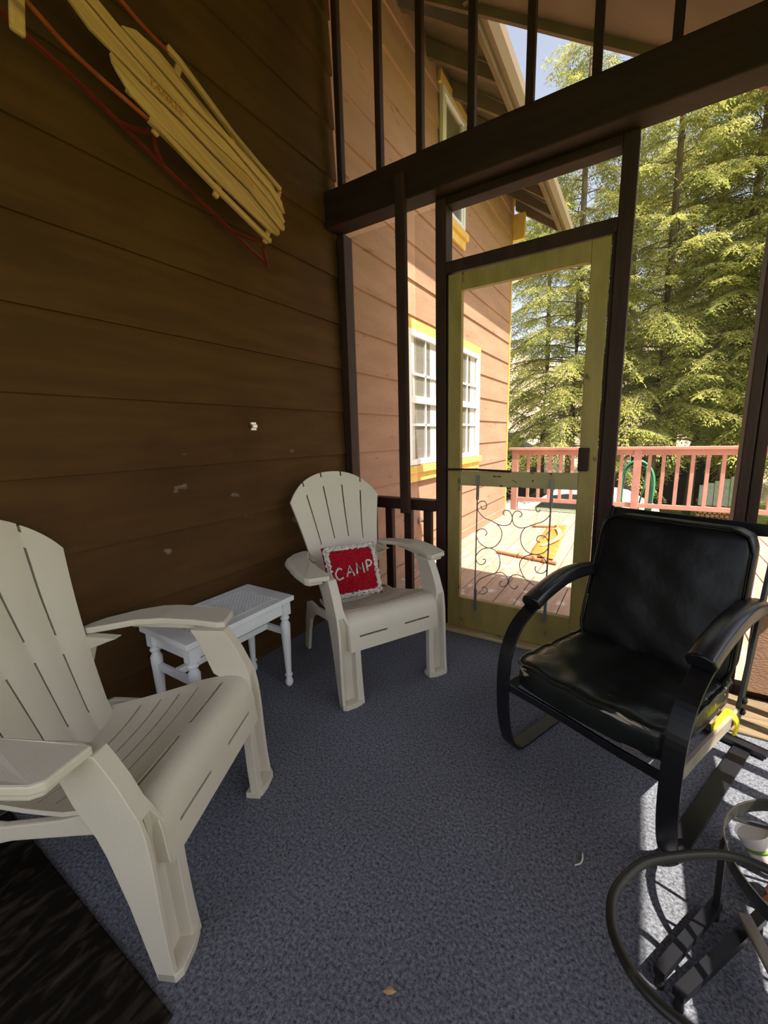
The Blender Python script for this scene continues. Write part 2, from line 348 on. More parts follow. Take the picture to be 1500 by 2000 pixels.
# ------------------------------------------------------------------ setting: floor, walls
PX = 2.36                                  # plane of the right-hand screened wall
fl = obj('floor', MB().box((-0.02, -3.7, -0.05), (PX + 0.08, -0.002, 0.0)), M['carpet']); tag(fl, kind='structure', label='blue-grey carpeted porch floor')
EXP = 0.275; Z0 = 0.26 - EXP
def lap_wall(y0, y1, zlo, zhi, lap=0.014):
    pts = [(-0.10, zlo)]
    k = math.floor((zlo - Z0) / EXP)
    prof = []
    z = Z0 + k * EXP
    while z < zhi:
        a, b = max(z, zlo), min(z + EXP, zhi)
        if b > a: prof += [(lap * (1 - (a - z) / EXP) , a), (lap * (1 - (b - z) / EXP), b)]
        z += EXP
    pts = [(-0.12, zlo)] + prof + [(-0.12, zhi)]
    mb = MB(); n = len(pts)
    v = [(p[0] - lap, y0, p[1]) for p in pts] + [(p[0] - lap, y1, p[1]) for p in pts]
    return mb.add(v, [tuple(range(n)), tuple(range(n, 2 * n))[::-1]] + [(i, (i + 1) % n, n + (i + 1) % n, n + i) for i in range(n)])
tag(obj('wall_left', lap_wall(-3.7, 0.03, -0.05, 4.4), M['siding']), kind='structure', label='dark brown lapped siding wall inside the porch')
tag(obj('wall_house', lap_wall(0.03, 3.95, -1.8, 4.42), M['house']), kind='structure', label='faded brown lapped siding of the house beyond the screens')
tag(obj('wall_house_end', MB().box((-6, 3.90, -1.8), (-0.02, 3.95, 4.42)), M['house']), kind='structure')
tag(obj('trim_1', MB().box((-0.06, 3.95, -1.8), (0.012, 3.985, 4.3)), M['yellow'], bevel=0.003), kind='structure', label='yellow corner board')
tag(obj('trim_2', MB().box((0.0, 3.95, 3.78), (0.16, 4.02, 4.10)), M['yellow'], bevel=0.004), kind='structure', label='yellow return block under the eave')
tag(obj('baseboard_house', MB().box((0.0, 0.1, 0.0), (0.03, 3.9, 0.09)), M['house'], bevel=0.004), kind='structure')

# rafters, eave and roof of the house
ev = empty('roof_house'); tag(ev, kind='structure')
EX, EZ, EP = 0.60, 3.90, 0.75
for y in np.arange(0.85, 4.4, 0.46):
    obj('rafter_tail', MB().prism([(0.0, EZ + EP * EX - 0.14), (EX - 0.03, EZ - 0.10), (EX - 0.03, EZ - 0.01), (0.0, EZ + EP * EX - 0.01)], 1, y, y + 0.05), M['soffit'], ev)
obj('soffit_boards', MB().prism([(-0.6, EZ + EP * 1.2), (EX, EZ), (EX, EZ + 0.03), (-0.6, EZ + EP * 1.2 + 0.03)], 1, 0.60, 4.42), M['soffit'], ev)
obj('fascia', MB().box((EX - 0.02, 0.60, EZ - 0.13), (EX + 0.015, 4.42, EZ + 0.04)), M['soffit'], ev, bevel=0.004)
gut = [(EX + 0.015, EZ - 0.07), (EX + 0.06, EZ - 0.09), (EX + 0.10, EZ - 0.04), (EX + 0.11, EZ + 0.02), (EX + 0.10, EZ + 0.02), (EX + 0.09, EZ - 0.03), (EX + 0.05, EZ - 0.07), (EX + 0.02, EZ - 0.05)]
obj('gutter', MB().prism(gut, 1, 0.60, 4.42), mat('tan_gutter', (0.24, 0.175, 0.13), 0.5, 0.3), ev)
obj('roofing', MB().prism([(-1.2, EZ + EP * 1.8 + 0.03), (EX + 0.03, EZ + 0.03), (EX + 0.03, EZ + 0.05), (-1.2, EZ + EP * 1.8 + 0.06)], 1, 0.60, 4.45), M['roof'], ev)

# porch roof (ceiling): shed roof falling to the right
RS = 0.67
def zr(x): return 3.5 - RS * (x - 1.04)
ce = empty('ceiling'); tag(ce, kind='structure')
obj('roof_deck', MB().prism([(-0.02, zr(-0.02)), (2.96, zr(2.96)), (2.96, zr(2.96) + 0.05), (-0.02, zr(-0.02) + 0.05)], 1, -3.8, 0.65), M['soffit'], ce)
obj('rake_board', MB().prism([(0.0, zr(0) - 0.05), (2.96, zr(2.96) - 0.05), (2.96, zr(2.96) + 0.07), (0.0, zr(0) + 0.07)], 1, 0.63, 0.66), M['soffit'], ce)
obj('eave_board', MB().box((2.945, -3.8, zr(2.96) - 0.07), (2.974, 0.65, zr(2.96) + 0.05)), M['soffit'], ce)
for y in (-3.6, -2.4, -1.2, -0.12):
    obj('rafter', MB().prism([(0.0, zr(0) - 0.15), (2.3, zr(2.3) - 0.15), (2.3, zr(2.3)), (0.0, zr(0))], 1, y - 0.022, y + 0.022), M['beam'], ce)

# front wall of posts, beam, rails and screens
fw = empty('wall_front'); tag(fw, kind='structure')
def fbox(name, a, b, m='frame', bev=0.004): return obj(name, MB().box(a, b), M[m], fw, bevel=bev)
fbox('beam', (0.002, -0.10, 2.425), (PX + 0.06, 0.025, 2.622), 'beam', 0.006)
fbox('post', (0.002, 0.0, 0.0), (0.056, 0.09, 2.425))
fbox('post', (0.672, 0.0, 0.0), (0.735, 0.09, 2.425))
fbox('post', (1.542, 0.0, 0.0), (1.605, 0.09, 2.425))
fbox('post', (2.06, 0.0, 0.0), (2.098, 0.09, 2.425)); fbox('post', (2.101, 0.0, 0.0), (2.138, 0.09, 2.425))
fbox('post', (PX, -0.06, 0.0), (PX + 0.08, 0.06, 2.425))
fbox('stud', (0.498, -0.135, 0.735), (0.556, -0.10, 2.54))
fbox('jamb', (0.735, 0.012, 0.02), (0.747, 0.075, 2.055)); fbox('jamb', (1.526, 0.012, 0.02), (1.542, 0.075, 2.055))
fbox('door_header', (0.735, -0.006, 2.050), (1.542, 0.09, 2.108)); fbox('head_rail', (0.735, 0.0, 2.384), (1.542, 0.085, 2.4245), 'beam')
fbox('rail', (0.056, -0.012, 0.735), (0.672, 0.06, 0.803)); fbox('rail', (1.605, 0.0, 0.740), (2.06, 0.06, 0.778)); fbox('rail', (2.138, 0.0, 0.740), (PX, 0.06, 0.778))
for x in (0.17, 0.305, 0.445, 0.583): fbox('baluster', (x, 0.005, 0.03), (x + 0.052, 0.045, 0.735))
fbox('bottom_rail', (0.056, 0.0, 0.0), (0.672, 0.06, 0.05)); fbox('bottom_rail', (1.605, 0.0, 0.0), (2.06, 0.06, 0.05)); fbox('bottom_rail', (2.138, 0.0, 0.0), (PX, 0.06, 0.05))
for x in (0.060, 0.335, 0.588, 0.872, 1.15, 1.425, 1.705, 1.98):
    fbox('mullion', (x - 0.018, -0.02, 2.622), (x + 0.018, 0.02, zr(x) - 0.02), 'frame', 0.003)
xs = [0.005, 0.060, 0.335, 0.588, 0.872, 1.15, 1.425, 1.705, 1.98, PX]
for a, b in zip(xs[:-1], xs[1:]):
    g = MB().prism([(a + 0.018, 2.622), (b - 0.018, 2.622), (b - 0.018, zr(b)), (a + 0.018, zr(a))], 1, 0.004, 0.007)
    obj('glass_pane', g, M['pane'], fw)
for x0, x1, z0, z1 in ((0.056, 0.443, 0.80, 2.425), (0.512, 0.672, 0.80, 2.425), (0.735, 1.542, 2.108, 2.384), (1.605, 2.06, 0.05, 2.425), (2.138, PX, 0.05, 2.425), (0.056, 0.672, 0.05, 0.735)):
    obj('screen', MB().box((x0, 0.070, z0), (x1, 0.0705, z1)), M['screen'], fw)

# screen door
dr = empty('door_1', (0.747, 0.02, 0.02)); tag(dr, kind='structure', label='olive yellow screen door with iron scroll guard')
def dbox(name, a, b, m='door', bev=0.003):
    o = obj(name, MB().box(a, b), M[m], dr, bevel=bev); o.matrix_parent_inverse = Matrix.Translation((-0.747, -0.02, -0.02)); return o
dbox('stile', (0.749, 0.0, 0.022), (0.826, 0.035, 2.040)); dbox('stile', (1.446, 0.0, 0.022), (1.524, 0.035, 2.040))
dbox('top_rail', (0.826, 0.0, 1.952), (1.446, 0.035, 2.040)); dbox('lock_rail', (0.826, 0.0, 0.902), (1.446, 0.035, 0.985), 'doorchip')
dbox('bottom_rail', (0.826, 0.0, 0.022), (1.446, 0.035, 0.214)); 
dbox('screen', (0.826, 0.022, 0.985), (1.446, 0.0225, 1.952), 'screen', 0); dbox('screen', (0.826, 0.022, 0.214), (1.446, 0.0225, 0.902), 'screen', 0)
dbox('latch_plate', (1.444, -0.022, 1.00), (1.492, 0.002, 1.112), 'frame')
o = obj('push_bar', MB().tube([(0.73, -0.010, 0.993), (0.90, -0.014, 0.997), (1.12, -0.014, 0.990)], 0.006, 8), M['frame'], dr); o.matrix_parent_inverse = Matrix.Translation((-0.747, -0.02, -0.02))
SCR = [
 [(.956,.793),(.962,.774),(.981,.776),(.99,.795),(.98,.817),(.96,.818),(.941,.804),(.937,.779),(.948,.751),(.978,.724),(1.02,.71),(1.052,.694),(1.073,.667),(1.08,.639),(1.071,.601),(1.043,.564),(1.007,.551),(.973,.56),(.947,.582),(.934,.611),(.937,.641),(.958,.657),(.983,.656),(.995,.638),(.984,.62)],
 [(1.091,.746),(1.083,.761),(1.094,.776),(1.114,.774),(1.13,.753),(1.133,.725),(1.12,.7),(1.093,.689),(1.061,.692),(1.02,.71)],
 [(1.172,.744),(1.185,.757),(1.175,.774),(1.152,.775),(1.136,.753),(1.135,.725),(1.147,.698),(1.174,.685),(1.204,.689),(1.252,.712),(1.294,.731),(1.322,.761),(1.33,.788),(1.323,.803),(1.305,.816),(1.28,.82),(1.259,.81),(1.257,.788),(1.269,.78),(1.278,.792)],
 [(1.204,.689),(1.188,.662),(1.182,.63),(1.19,.59),(1.217,.557),(1.258,.546),(1.295,.555),(1.319,.578),(1.329,.603),(1.324,.63),(1.305,.65),(1.283,.653),(1.268,.639),(1.269,.619),(1.285,.616)],
 [(1.325,.345),(1.296,.362),(1.25,.378),(1.211,.405),(1.19,.443),(1.181,.475),(1.192,.509),(1.218,.533),(1.258,.546),(1.295,.539),(1.318,.515),(1.327,.484),(1.314,.454),(1.292,.444),(1.27,.451),(1.264,.471),(1.27,.48)],
 [(.973,.476),(.983,.481),(.991,.472),(.983,.455),(.962,.444),(.94,.456),(.931,.485),(.944,.513),(.969,.538),(1.007,.551),(1.04,.543),(1.065,.516),(1.074,.476),(1.067,.436),(1.047,.407),(1.002,.383),(.959,.354),(.938,.324),(.934,.296),(.948,.272),(.978,.266),(1.002,.286),(.999,.308),(.982,.312),(.973,.303)],
 [(1.047,.407),(1.084,.416),(1.109,.4),(1.122,.373),(1.114,.346),(1.094,.332),(1.076,.339),(1.077,.358),(1.092,.366)],
 [(1.211,.405),(1.18,.416),(1.148,.411),(1.129,.387),(1.128,.357),(1.143,.334),(1.163,.333),(1.176,.353)]]
mb = MB()
for s in SCR: mb.tube(bez([(x, -0.012, z) for x, z in s], 4), 0.0026, 6, up=(0, 1, 0))
for xt, xb, zt, zb in ((0.935, 0.929, 0.964, 0.150), (1.329, 1.324, 0.955, 0.164)):
    mb.tube([(xt, -0.012, zt - 0.12), (xb, -0.012, zb + 0.12)], 0.0042, 8, up=(0, 1, 0))
    for z0, z1 in ((zt, zt - 0.14), (zb + 0.14, zb)):
        f = lambda z: xb + (xt - xb) * (z - zb) / (zt - zb)
        mb.bar([(f(z0), -0.006, z0), (f(z1), -0.006, z1)], 0.016, 0.005, up=(0, 1, 0))
o = obj('scroll_guard', mb, M['steel'], dr, smooth=False); o.matrix_parent_inverse = Matrix.Translation((-0.747, -0.02, -0.02)); o['label'] = 'dark wrought iron scroll guard'
tag(obj('sill_door', MB().box((0.735, -0.05, 0.0), (1.60, 0.09, 0.02)), M['sill'], bevel=0.005), kind='structure', label='worn yellow wooden door sill')

# right-hand wall: rail, balusters, posts (just outside the frame, it stripes the sunlight)
rw = empty('wall_right'); tag(rw, kind='structure')
def rbox(name, a, b): return obj(name, MB().box(a, b), M['frame'], rw, bevel=0.003)
rbox('beam', (PX, -3.7, 2.32), (PX + 0.08, -0.10, 2.425))
rbox('rail', (PX - 0.01, -3.7, 0.785), (PX + 0.09, -0.06, 0.85)); rbox('bottom_rail', (PX, -3.7, 0.0), (PX + 0.06, -0.06, 0.07))
for y in (-3.7, -3.1, -1.62): rbox('post', (PX, y, 0.0), (PX + 0.08, y + 0.07, 2.32))
for k in range(32): rbox('baluster', (PX + 0.012, -0.19 - 0.135 * k, 0.07), (PX + 0.05, -0.19 - 0.135 * k + 0.04, 0.785))
# back wall behind the camera: unseen, kept low and open above to let in sky light
bw = empty('wall_back'); tag(bw, kind='structure')
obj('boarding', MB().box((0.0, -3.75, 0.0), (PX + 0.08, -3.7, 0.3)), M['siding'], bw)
for x in (0.0, 1.1, PX): obj('post', MB().box((x, -3.76, 0.3), (x + 0.08, -3.68, zr(x) - 0.1)), M['frame'], bw)

# wooden threshold boards on the floor along the front wall at the right
tag(obj('floor_threshold', MB().box((1.93, -0.30, 0.0), (PX, -0.005, 0.012)), M['plank'], bevel=0.004), kind='structure', label='bare board strip beside the front wall')
tag(obj('trim_3', MB().box((2.165, -0.03, 0.05), (PX - 0.001, 0.0, 0.44)), M['house'], bevel=0.003), kind='structure', label='brown kick board in the front corner')

# house windows
def window(name, y0, y1, z0, z1, cols, label, sill=True, mid=True):
    wn = empty(name, (0, (y0 + y1) / 2, z0)); tag(wn, kind='structure', label=label)
    inv = Matrix.Translation((0, -(y0 + y1) / 2, -z0))
    def p(nm, a, b, m, bev=0.003):
        o = obj(nm, MB().box(a, b), M[m], wn, bevel=bev); o.matrix_parent_inverse = inv; return o
    t = 0.085
    p('casing', (0.0, y0 - t, z1), (0.03, y1 + t, z1 + t), 'yellow'); p('sill', (0.0, y0 - t - 0.02, z0 - 0.07), (0.055, y1 + t + 0.02, z0 - 0.005), 'yellow')
    p('apron', (0.0, y0 - t, z0 - 0.15), (0.026, y1 + t, z0 - 0.07), 'yellow')
    for a in (y0 - 0.05, y1): p('frame', (0.0, a, z0 - 0.005), (0.036, a + 0.05, z1), 'white')
    p('frame', (0.0, y0, z1 - 0.05), (0.036, y1, z1), 'white'); p('frame', (0.0, y0, z0), (0.036, y1, z0 + 0.05), 'white')
    zm = (z0 + z1) / 2
    if mid: p('meeting_rail', (0.0, y0, zm - 0.03), (0.034, y1, zm + 0.03), 'white')
    for a in (y0, y1 - 0.045): p('sash_stile', (0.0, a, z0 + 0.05), (0.028, a + 0.045, z1 - 0.05), 'white')
    for k in range(1, cols): p('muntin', (0.002, y0 + (y1 - y0) * k / cols - 0.010, z0 + 0.05), (0.022, y0 + (y1 - y0) * k / cols + 0.010, z1 - 0.05), 'white', 0.001)
    if mid:
        for zz in (z0 + (zm - z0) * 0.62, z1 - (z1 - zm) * 0.62): p('muntin', (0.002, y0, zz - 0.010), (0.022, y1, zz + 0.010), 'white', 0.001)
    p('pane', (0.010, y0, z0), (0.013, y1, z1), 'glass', 0)
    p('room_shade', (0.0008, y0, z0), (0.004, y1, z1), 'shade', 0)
    if mid: 
        p('curtain', (0.0042, y0 + 0.02, z0), (0.007, y0 + 0.13, z1), 'curtain', 0); p('curtain', (0.0042, y1 - 0.21, z0), (0.007, y1 - 0.06, z1), 'curtain', 0)
window('window_1', 0.88, 1.53, 0.94, 2.06, 2, 'white sash window with yellow casing seen between the posts')
window('window_2', 1.92, 2.58, 0.94, 2.10, 2, 'white sash window with yellow casing seen through the screen door')
window('window_3', 1.60, 2.06, 3.20, 4.16, 1, 'upper window with yellow casing under the eave', mid=False)

# ------------------------------------------------------------------ deck, ground
mb = MB(); x = 0.02
while x < 6.0:
    mb.box((x, 0.092, -0.035), (x + 0.136, 4.36, 0.0)); x += 0.143
tag(obj('deck', mb, M['deck'], bevel=0.003, seg=1), kind='structure', label='faded red-brown board deck')
tag(obj('deck_skirt', MB().box((0.0, 4.33, -0.30), (6.0, 4.37, -0.036)), M['pinkrail']), kind='structure')
tag(obj('ground', MB().box((-40, -30, -1.9), (50, 60, -1.8)), M['grass']), kind='structure', label='lawn below the deck')
# brown leaf-littered slope behind the trees
mb = MB(); nx, ny = 60, 30
v = []
rnd = random.Random(3)
for j in range(ny + 1):
    for i in range(nx + 1):
        X = -45 + 90 * i / nx; Y = 19 + 45 * j / ny
        v.append((X, Y, -1.95 + max(0, (Y - 19)) ** 1.0 * (0.34 + 0.05 * math.sin(X * 0.2)) + rnd.uniform(-0.12, 0.12)))
mb.add(v, [(j * (nx + 1) + i, j * (nx + 1) + i + 1, (j + 1) * (nx + 1) + i + 1, (j + 1) * (nx + 1) + i) for j in range(ny) for i in range(nx)])
tag(obj('hill', mb, M['hill'], smooth=True), kind='structure', label='leaf-littered hillside behind the trees')

# deck railing
rl = empty('deck_railing', (0, 4.3, 0)); tag(rl, 'faded red wooden railing along the far edge of the deck', 'railing')
inv = Matrix.Translation((0, -4.3, 0))
def rr(name, a, b, bev=0.004):
    o = obj(name, MB().box(a, b), M['pinkrail'], rl, bevel=bev); o.matrix_parent_inverse = inv; return o
rr('cap_rail', (-0.04, 4.22, 0.935), (5.9, 4.37, 0.972)); rr('sub_rail', (0.0, 4.27, 0.862), (5.9, 4.31, 0.935)); rr('lower_rail', (0.0, 4.265, 0.145), (5.9, 4.315, 0.205))
for x in (0.012, 1.637, 3.30, 4.95): rr('post', (x, 4.245, 0.0), (x + 0.093, 4.335, 0.935))
px = [0.235 + 0.155 * k for k in range(9)] + [1.80 + 0.155 * k for k in range(10)] + [3.45 + 0.155 * k for k in range(10)] + [5.1 + 0.155 * k for k in range(5)]
for x in px: rr('baluster', (x, 4.272, 0.205), (x + 0.042, 4.308, 0.862), 0.003)

# hose on its arched hanger beyond the railing
hz = empty('hose_hanger', (1.69, 4.55, -1.8)); tag(hz, 'green metal arched hose hanger behind the deck railing', 'hose hanger')
mb = MB()
for xs_ in (1.52, 1.88): mb.tube([(xs_, 4.55, -1.8), (xs_, 4.55, 0.35)], 0.012, 8)
o = obj('leg', MB().tube([(1.50, 4.55, -1.8), (1.50, 4.55, 0.42)], 0.012, 8), M['hose'], hz); o.matrix_parent_inverse = Matrix.Translation((-1.69, -4.55, 1.8))
o = obj('leg', MB().tube([(1.88, 4.55, -1.8), (1.88, 4.55, 0.42)], 0.012, 8), M['hose'], hz); o.matrix_parent_inverse = Matrix.Translation((-1.69, -4.55, 1.8))
arch = [(1.69 + 0.19 * math.cos(PI - PI * k / 14), 4.55, 0.42 + 0.30 * math.sin(PI * k / 14)) for k in range(15)]
o = obj('arch', MB().bar(arch, 0.01, 0.09, up=(0, 1, 0.01)), M['hose'], hz); o.matrix_parent_inverse = Matrix.Translation((-1.69, -4.55, 1.8))
mb = MB()
for k in range(5):
    e = 0.012 * k; yy = 4.515 + 0.018 * k; hw = (0.205, 0.182, 0.215, 0.165, 0.195)[k]; low = -0.25 - 0.07 * ((k * 3) % 5)
    loop = [(1.69 - hw, yy, 0.40), (1.69 - hw * 0.86, yy, 0.61), (1.69 - hw * 0.45, yy, 0.735), (1.69, yy, 0.765 + e * 0.3), (1.69 + hw * 0.45, yy, 0.735), (1.69 + hw * 0.86, yy, 0.61), (1.69 + hw, yy, 0.40),
            (1.69 + hw * (0.92 - 0.05 * k), yy, 0.0), (1.69 + hw * 0.6, yy, low), (1.69, yy, low - 0.12), (1.69 - hw * 0.6, yy, low), (1.69 - hw * 0.95, yy, 0.0)]
    mb.tube(bez(loop, 5, True), 0.0125, 7, closed=True, up=(0, 1, 0))
mb.tube(bez([(1.80, 4.50, 0.70), (1.79, 4.48, 0.45), (1.74, 4.48, 0.15), (1.71, 4.50, -0.3)], 6), 0.012, 7, up=(0, 1, 0))
tag(obj('garden_hose', mb, M['hose'], smooth=True), 'green garden hose looped over the arched hanger', 'hose')

# ------------------------------------------------------------------ things lying on the deck
bt = empty('hanging_banner', (0.9, 2.4, 0.0)); tag(bt, 'orange printed cloth with two wooden rods lying flat on the sunny deck', 'banner')
inv = Matrix.Translation((-0.9, -2.4, 0))
def bn(name, mb, m, **k):
    o = obj(name, mb, m, bt, **k); o.matrix_parent_inverse = inv; return o
mb = MB(); n = 14; rnd = random.Random(5)
v = []
for j in range(n + 1):
    t = j / n
    for i in range(9):
        s = i / 8; xl = 0.68 + 0.16 * t * 0.5; xr = 1.03 + 0.06 * (1 - t) * 0
        v.append((0.86 - 0.10 * t + 0.225 * s, 1.72 + 1.55 * t, 0.012 + 0.010 * math.sin(5 * t + 3 * s) + 0.008 * rnd.random()))
mb.add(v, [(j * 9 + i, j * 9 + i + 1, (j + 1) * 9 + i + 1, (j + 1) * 9 + i) for j in range(n) for i in range(8)])
bn('cloth', mb, M['cloth'], solid=0.003, smooth=True)
arc = [(0.90 + 0.10 * math.sin(PI * k / 12), 2.10 + 0.95 * k / 12, 0.034) for k in range(13)]
bn('crescent_print', MB().bar(arc, 0.05, 0.002), M['clothlight'])
for k in range(7): bn('print_mark', MB().box((0.84, 2.45 + 0.075 * k, 0.032), (0.865, 2.49 + 0.075 * k, 0.035)), M['dark'])
bn('rod', MB().tube([(0.60, 3.10, 0.02), (0.98, 3.20, 0.02)], 0.016, 8), M['rod']); bn('rod', MB().tube([(0.55, 1.74, 0.02), (1.13, 1.60, 0.02)], 0.016, 8), M['rod'])
for x in (0.64, 0.90): bn('peg', MB().beam((x, 3.08, 0.02), (x - 0.008, 3.22, 0.15), 0.016, 0.02), M['wood'], bevel=0.003)
for x in (0.78, 0.93, 1.02): bn('clamp', MB().lathe([(0.0, 0.0), (0.024, 0.002), (0.026, 0.02), (0.018, 0.04), (0.0, 0.044)], (x, 1.685 - (x - 0.78) * 0.24, 0.005), 12), M['brass'], smooth=True)
tag(obj('wall_tap', MB().lathe([(0.0, 0), (0.03, 0), (0.03, 0.015), (0.012, 0.02), (0.012, 0.07), (0.035, 0.075), (0.035, 0.09), (0.0, 0.09)], (0, 0, 0), 14), M['chrome'], smooth=True, auto=40),
    'small bright metal tap on the house wall near the deck', 'tap')
bpy.data.objects['wall_tap'].rotation_euler = (0, PI / 2, 0); bpy.data.objects['wall_tap'].location = (0.004, 1.10, 0.41)

# ------------------------------------------------------------------ moulded chairs
def split(o, ang=42):
    k = o.modifiers.new('split', 'EDGE_SPLIT'); k.split_angle = math.radians(ang); return o
def hw_back(z): return 0.172 + 0.10 * (z - 0.30) + 0.15 * (z - 0.30) ** 2
def make_adirondack():
    t = empty('adirondack_chair')
    P = M['plastic']
    # backrest: five slats of one moulded sheet
    edges = [-1, -0.62, -0.585, -0.217, -0.183, 0.183, 0.217, 0.585, 0.62, 1]
    us = []; gap = []
    for a, b in zip(edges[:-1], edges[1:]):
        isg = (b - a) < 0.05
        n = 1 if isg else 6
        for k in range(n): us.append(a + (b - a) * k / n); gap.append(isg)
    us.append(1.0); N = 56; mb = MB(); v = []
    for j in range(N + 1):
        tt = j / N
        for q, u in enumerate(us):
            zt = 0.998 - 0.150 * abs(u) ** 2.2
            z = 0.285 + (zt - 0.285) * tt
            x = u * hw_back(z)
            bul = 0.0
            for a, b in ((-1, -0.6), (-0.6, -0.2), (-0.2, 0.2), (0.2, 0.6), (0.6, 1)):
                if a <= u <= b: bul = 1 - (2 * (u - a) / (b - a) - 1) ** 2
            y = 0.546 + 0.318 * (z - 0.556) + 0.028 * (1 - u * u) * min(1, tt * 1.5) - 0.004 * bul - 0.012 * max(0, (0.12 - tt) / 0.12)
            v.append((x, y, z))
    f = []; K = len(us)
    for j in range(N):
        tm = (j + 0.5) / N
        for q in range(K - 1):
            if gap[q] and (0.10 < tm < 0.40 or 0.48 < tm < 0.885 or tm > 0.965): continue
            f.append((j * K + q, j * K + q + 1, (j + 1) * K + q + 1, (j + 1) * K + q))
    mb.add(v, f)
    split(obj('backrest', mb, P, t, smooth=True, solid=0.014, bevel=0.0))
    # rear edge rims of the backrest
    # seat: cross slats, front lip and apron of one sheet
    prof = [(0.492, 0.292), (0.455, 0.296), (0.41, 0.306), (0.365, 0.316), (0.358, 0.318), (0.30, 0.333), (0.293, 0.335), (0.24, 0.350), (0.233, 0.352), (0.175, 0.373), (0.168, 0.376), (0.12, 0.394),
            (0.090, 0.404), (0.078, 0.407), (0.055, 0.411), (0.035, 0.409), (0.018, 0.399), (0.006, 0.382), (0.000, 0.360), (-0.003, 0.340), (-0.004, 0.327), (-0.004, 0.318), (-0.006, 0.300), (-0.008, 0.280), (-0.009, 0.258)]
    xs = [-1, -0.88, -0.80, -0.6, -0.4, -0.2, -0.09, 0.09, 0.2, 0.4, 0.6, 0.80, 0.88, 1]
    v = []; f = []; K = len(xs)
    for (y, z) in prof:
        hw = interp(y, [-0.01, 0.05, 0.20, 0.49], [0.236, 0.243, 0.247, 0.186])
        for u in xs:
            dish = 0.030 * (abs(u) ** 3) * interp(y, [0.05, 0.15, 0.49], [0, 0.5, 1.0]) - 0.012 * (1 - u * u) * interp(y, [0.06, 0.2, 0.49], [0, 1, 1])
            v.append((u * hw, y, z + dish))
    for j in range(len(prof) - 1):
        thin = abs(prof[j][0] - prof[j + 1][0]) < (0.0085 if prof[j][0] > 0.1 else 0.0125) and prof[j][0] > 0.07
        lip = j == 20
        for q in range(K - 1):
            um = (xs[q] + xs[q + 1]) / 2
            if thin and abs(um) < 0.86 and prof[j][0] > 0.1: continue
            if thin and prof[j][0] < 0.1 and 0.09 < abs(um) < 0.86: continue
            if lip and 0.2 < abs(um) < 0.80: continue
            f.append((j * K + q, j * K + q + 1, (j + 1) * K + q + 1, (j + 1) * K + q))
    split(obj('seat', MB().add(v, f), P, t, smooth=True, solid=0.010))
    for s in (-1, 1):
        def mir(pts): return [(s * a, b) for a, b in pts]
        # front leg: side plate, recessed front plate, inner flange, toe
        mb = MB(); ring = []
        zs = [0.0, 0.022, 0.10, 0.20, 0.262, 0.33, 0.375, 0.42, 0.45, 0.50, 0.545, 0.572]
        yf_ = [-0.022, -0.020, -0.014, -0.010, -0.009, -0.006, -0.002, 0.006, 0.020, 0.042, 0.068, 0.086]
        yr_ = [0.020, 0.024, 0.040, 0.060, 0.076, 0.094, 0.110, 0.134, 0.150, 0.168, 0.188, 0.204]
        V = []
        for z, yf, yr in zip(zs, yf_, yr_):
            if z < 0.40:
                xi = interp(z, [0, 0.262, 0.33, 0.375], [0.182, 0.188, 0.222, 0.230]); d = interp(z, [0, 0.33, 0.375], [0.030, 0.030, 0.020]); xf = max(0.214, xi + 0.008)
                pl = [(0.290, yr), (0.290, yf), (0.277, yf), (0.274, yf + d), (xf + 0.006, yf + d), (xf, yf), (xi, yf), (xi, yf + 0.028), (xf - 0.004, yf + d + 0.010), (0.270, yf + d + 0.010), (0.272, max(yr, yf + d + 0.012))]
            else:
                t_ = min(1, (z - 0.40) / 0.03); xi = 0.232 + 0.018 * t_
                pl = [(0.290, yr), (0.290, yf), (0.282, yf), (0.276, yf), (0.264, yf), (0.256, yf), (xi, yf), (xi, yr - 0.004), (xi + 0.004, yr), (0.266, yr), (0.278, yr)]
            V += [(s * x, y, z) for x, y in pl]
        k = 11; n_ = len(zs)
        mb.add(V, [tuple(range(k)), tuple(range((n_ - 1) * k, n_ * k))[::-1]] + [(i * k + q, i * k + (q + 1) % k, (i + 1) * k + (q + 1) % k, (i + 1) * k + q) for i in range(n_ - 1) for q in range(k)])
        cap = [(0.10, 0.392), (0.055, 0.404), (0.035, 0.402), (0.018, 0.392), (0.003, 0.375), (-0.003, 0.34), (-0.006, 0.30), (-0.010, 0.262), (0.026, 0.262), (0.04, 0.33)]
        mb.prism(cap, 0, s * 0.228, s * 0.241)
        toe = [(0.290, 0.020), (0.290, -0.022), (0.275, -0.033), (0.225, -0.033), (0.196, -0.026), (0.182, -0.012), (0.182, 0.026)]
        mb.prism(mir(toe), 2, 0.0, 0.022)
        obj('front_leg', mb, P, t, bevel=0.003, smooth=True, auto=28)
        # side rail and rear leg
        rail = [(0.05, 0.395), (0.12, 0.392), (0.25, 0.352), (0.40, 0.322), (0.50, 0.322), (0.555, 0.30), (0.585, 0.22), (0.632, 0.0), (0.578, 0.0), (0.540, 0.13), (0.505, 0.215), (0.455, 0.262), (0.38, 0.285), (0.20, 0.315), (0.10, 0.330)]
        obj('rear_leg', MB().prism(rail, 0, s * 0.222, s * 0.240), P, t, bevel=0.004)
        arm = [(0.278, 0.092), (0.370, 0.106), (0.384, 0.125), (0.397, 0.22), (0.398, 0.33), (0.393, 0.385), (0.362, 0.455), (0.300, 0.538), (0.255, 0.566), (0.228, 0.572), (0.215, 0.545), (0.232, 0.49), (0.266, 0.41), (0.279, 0.32), (0.277, 0.20), (0.270, 0.12)]
        v = []; f = []
        mbp = MB()
        def arch(y): return 0.565 + 0.012 * math.sin(PI * min(1, max(0, (y - 0.05) / 0.52)))
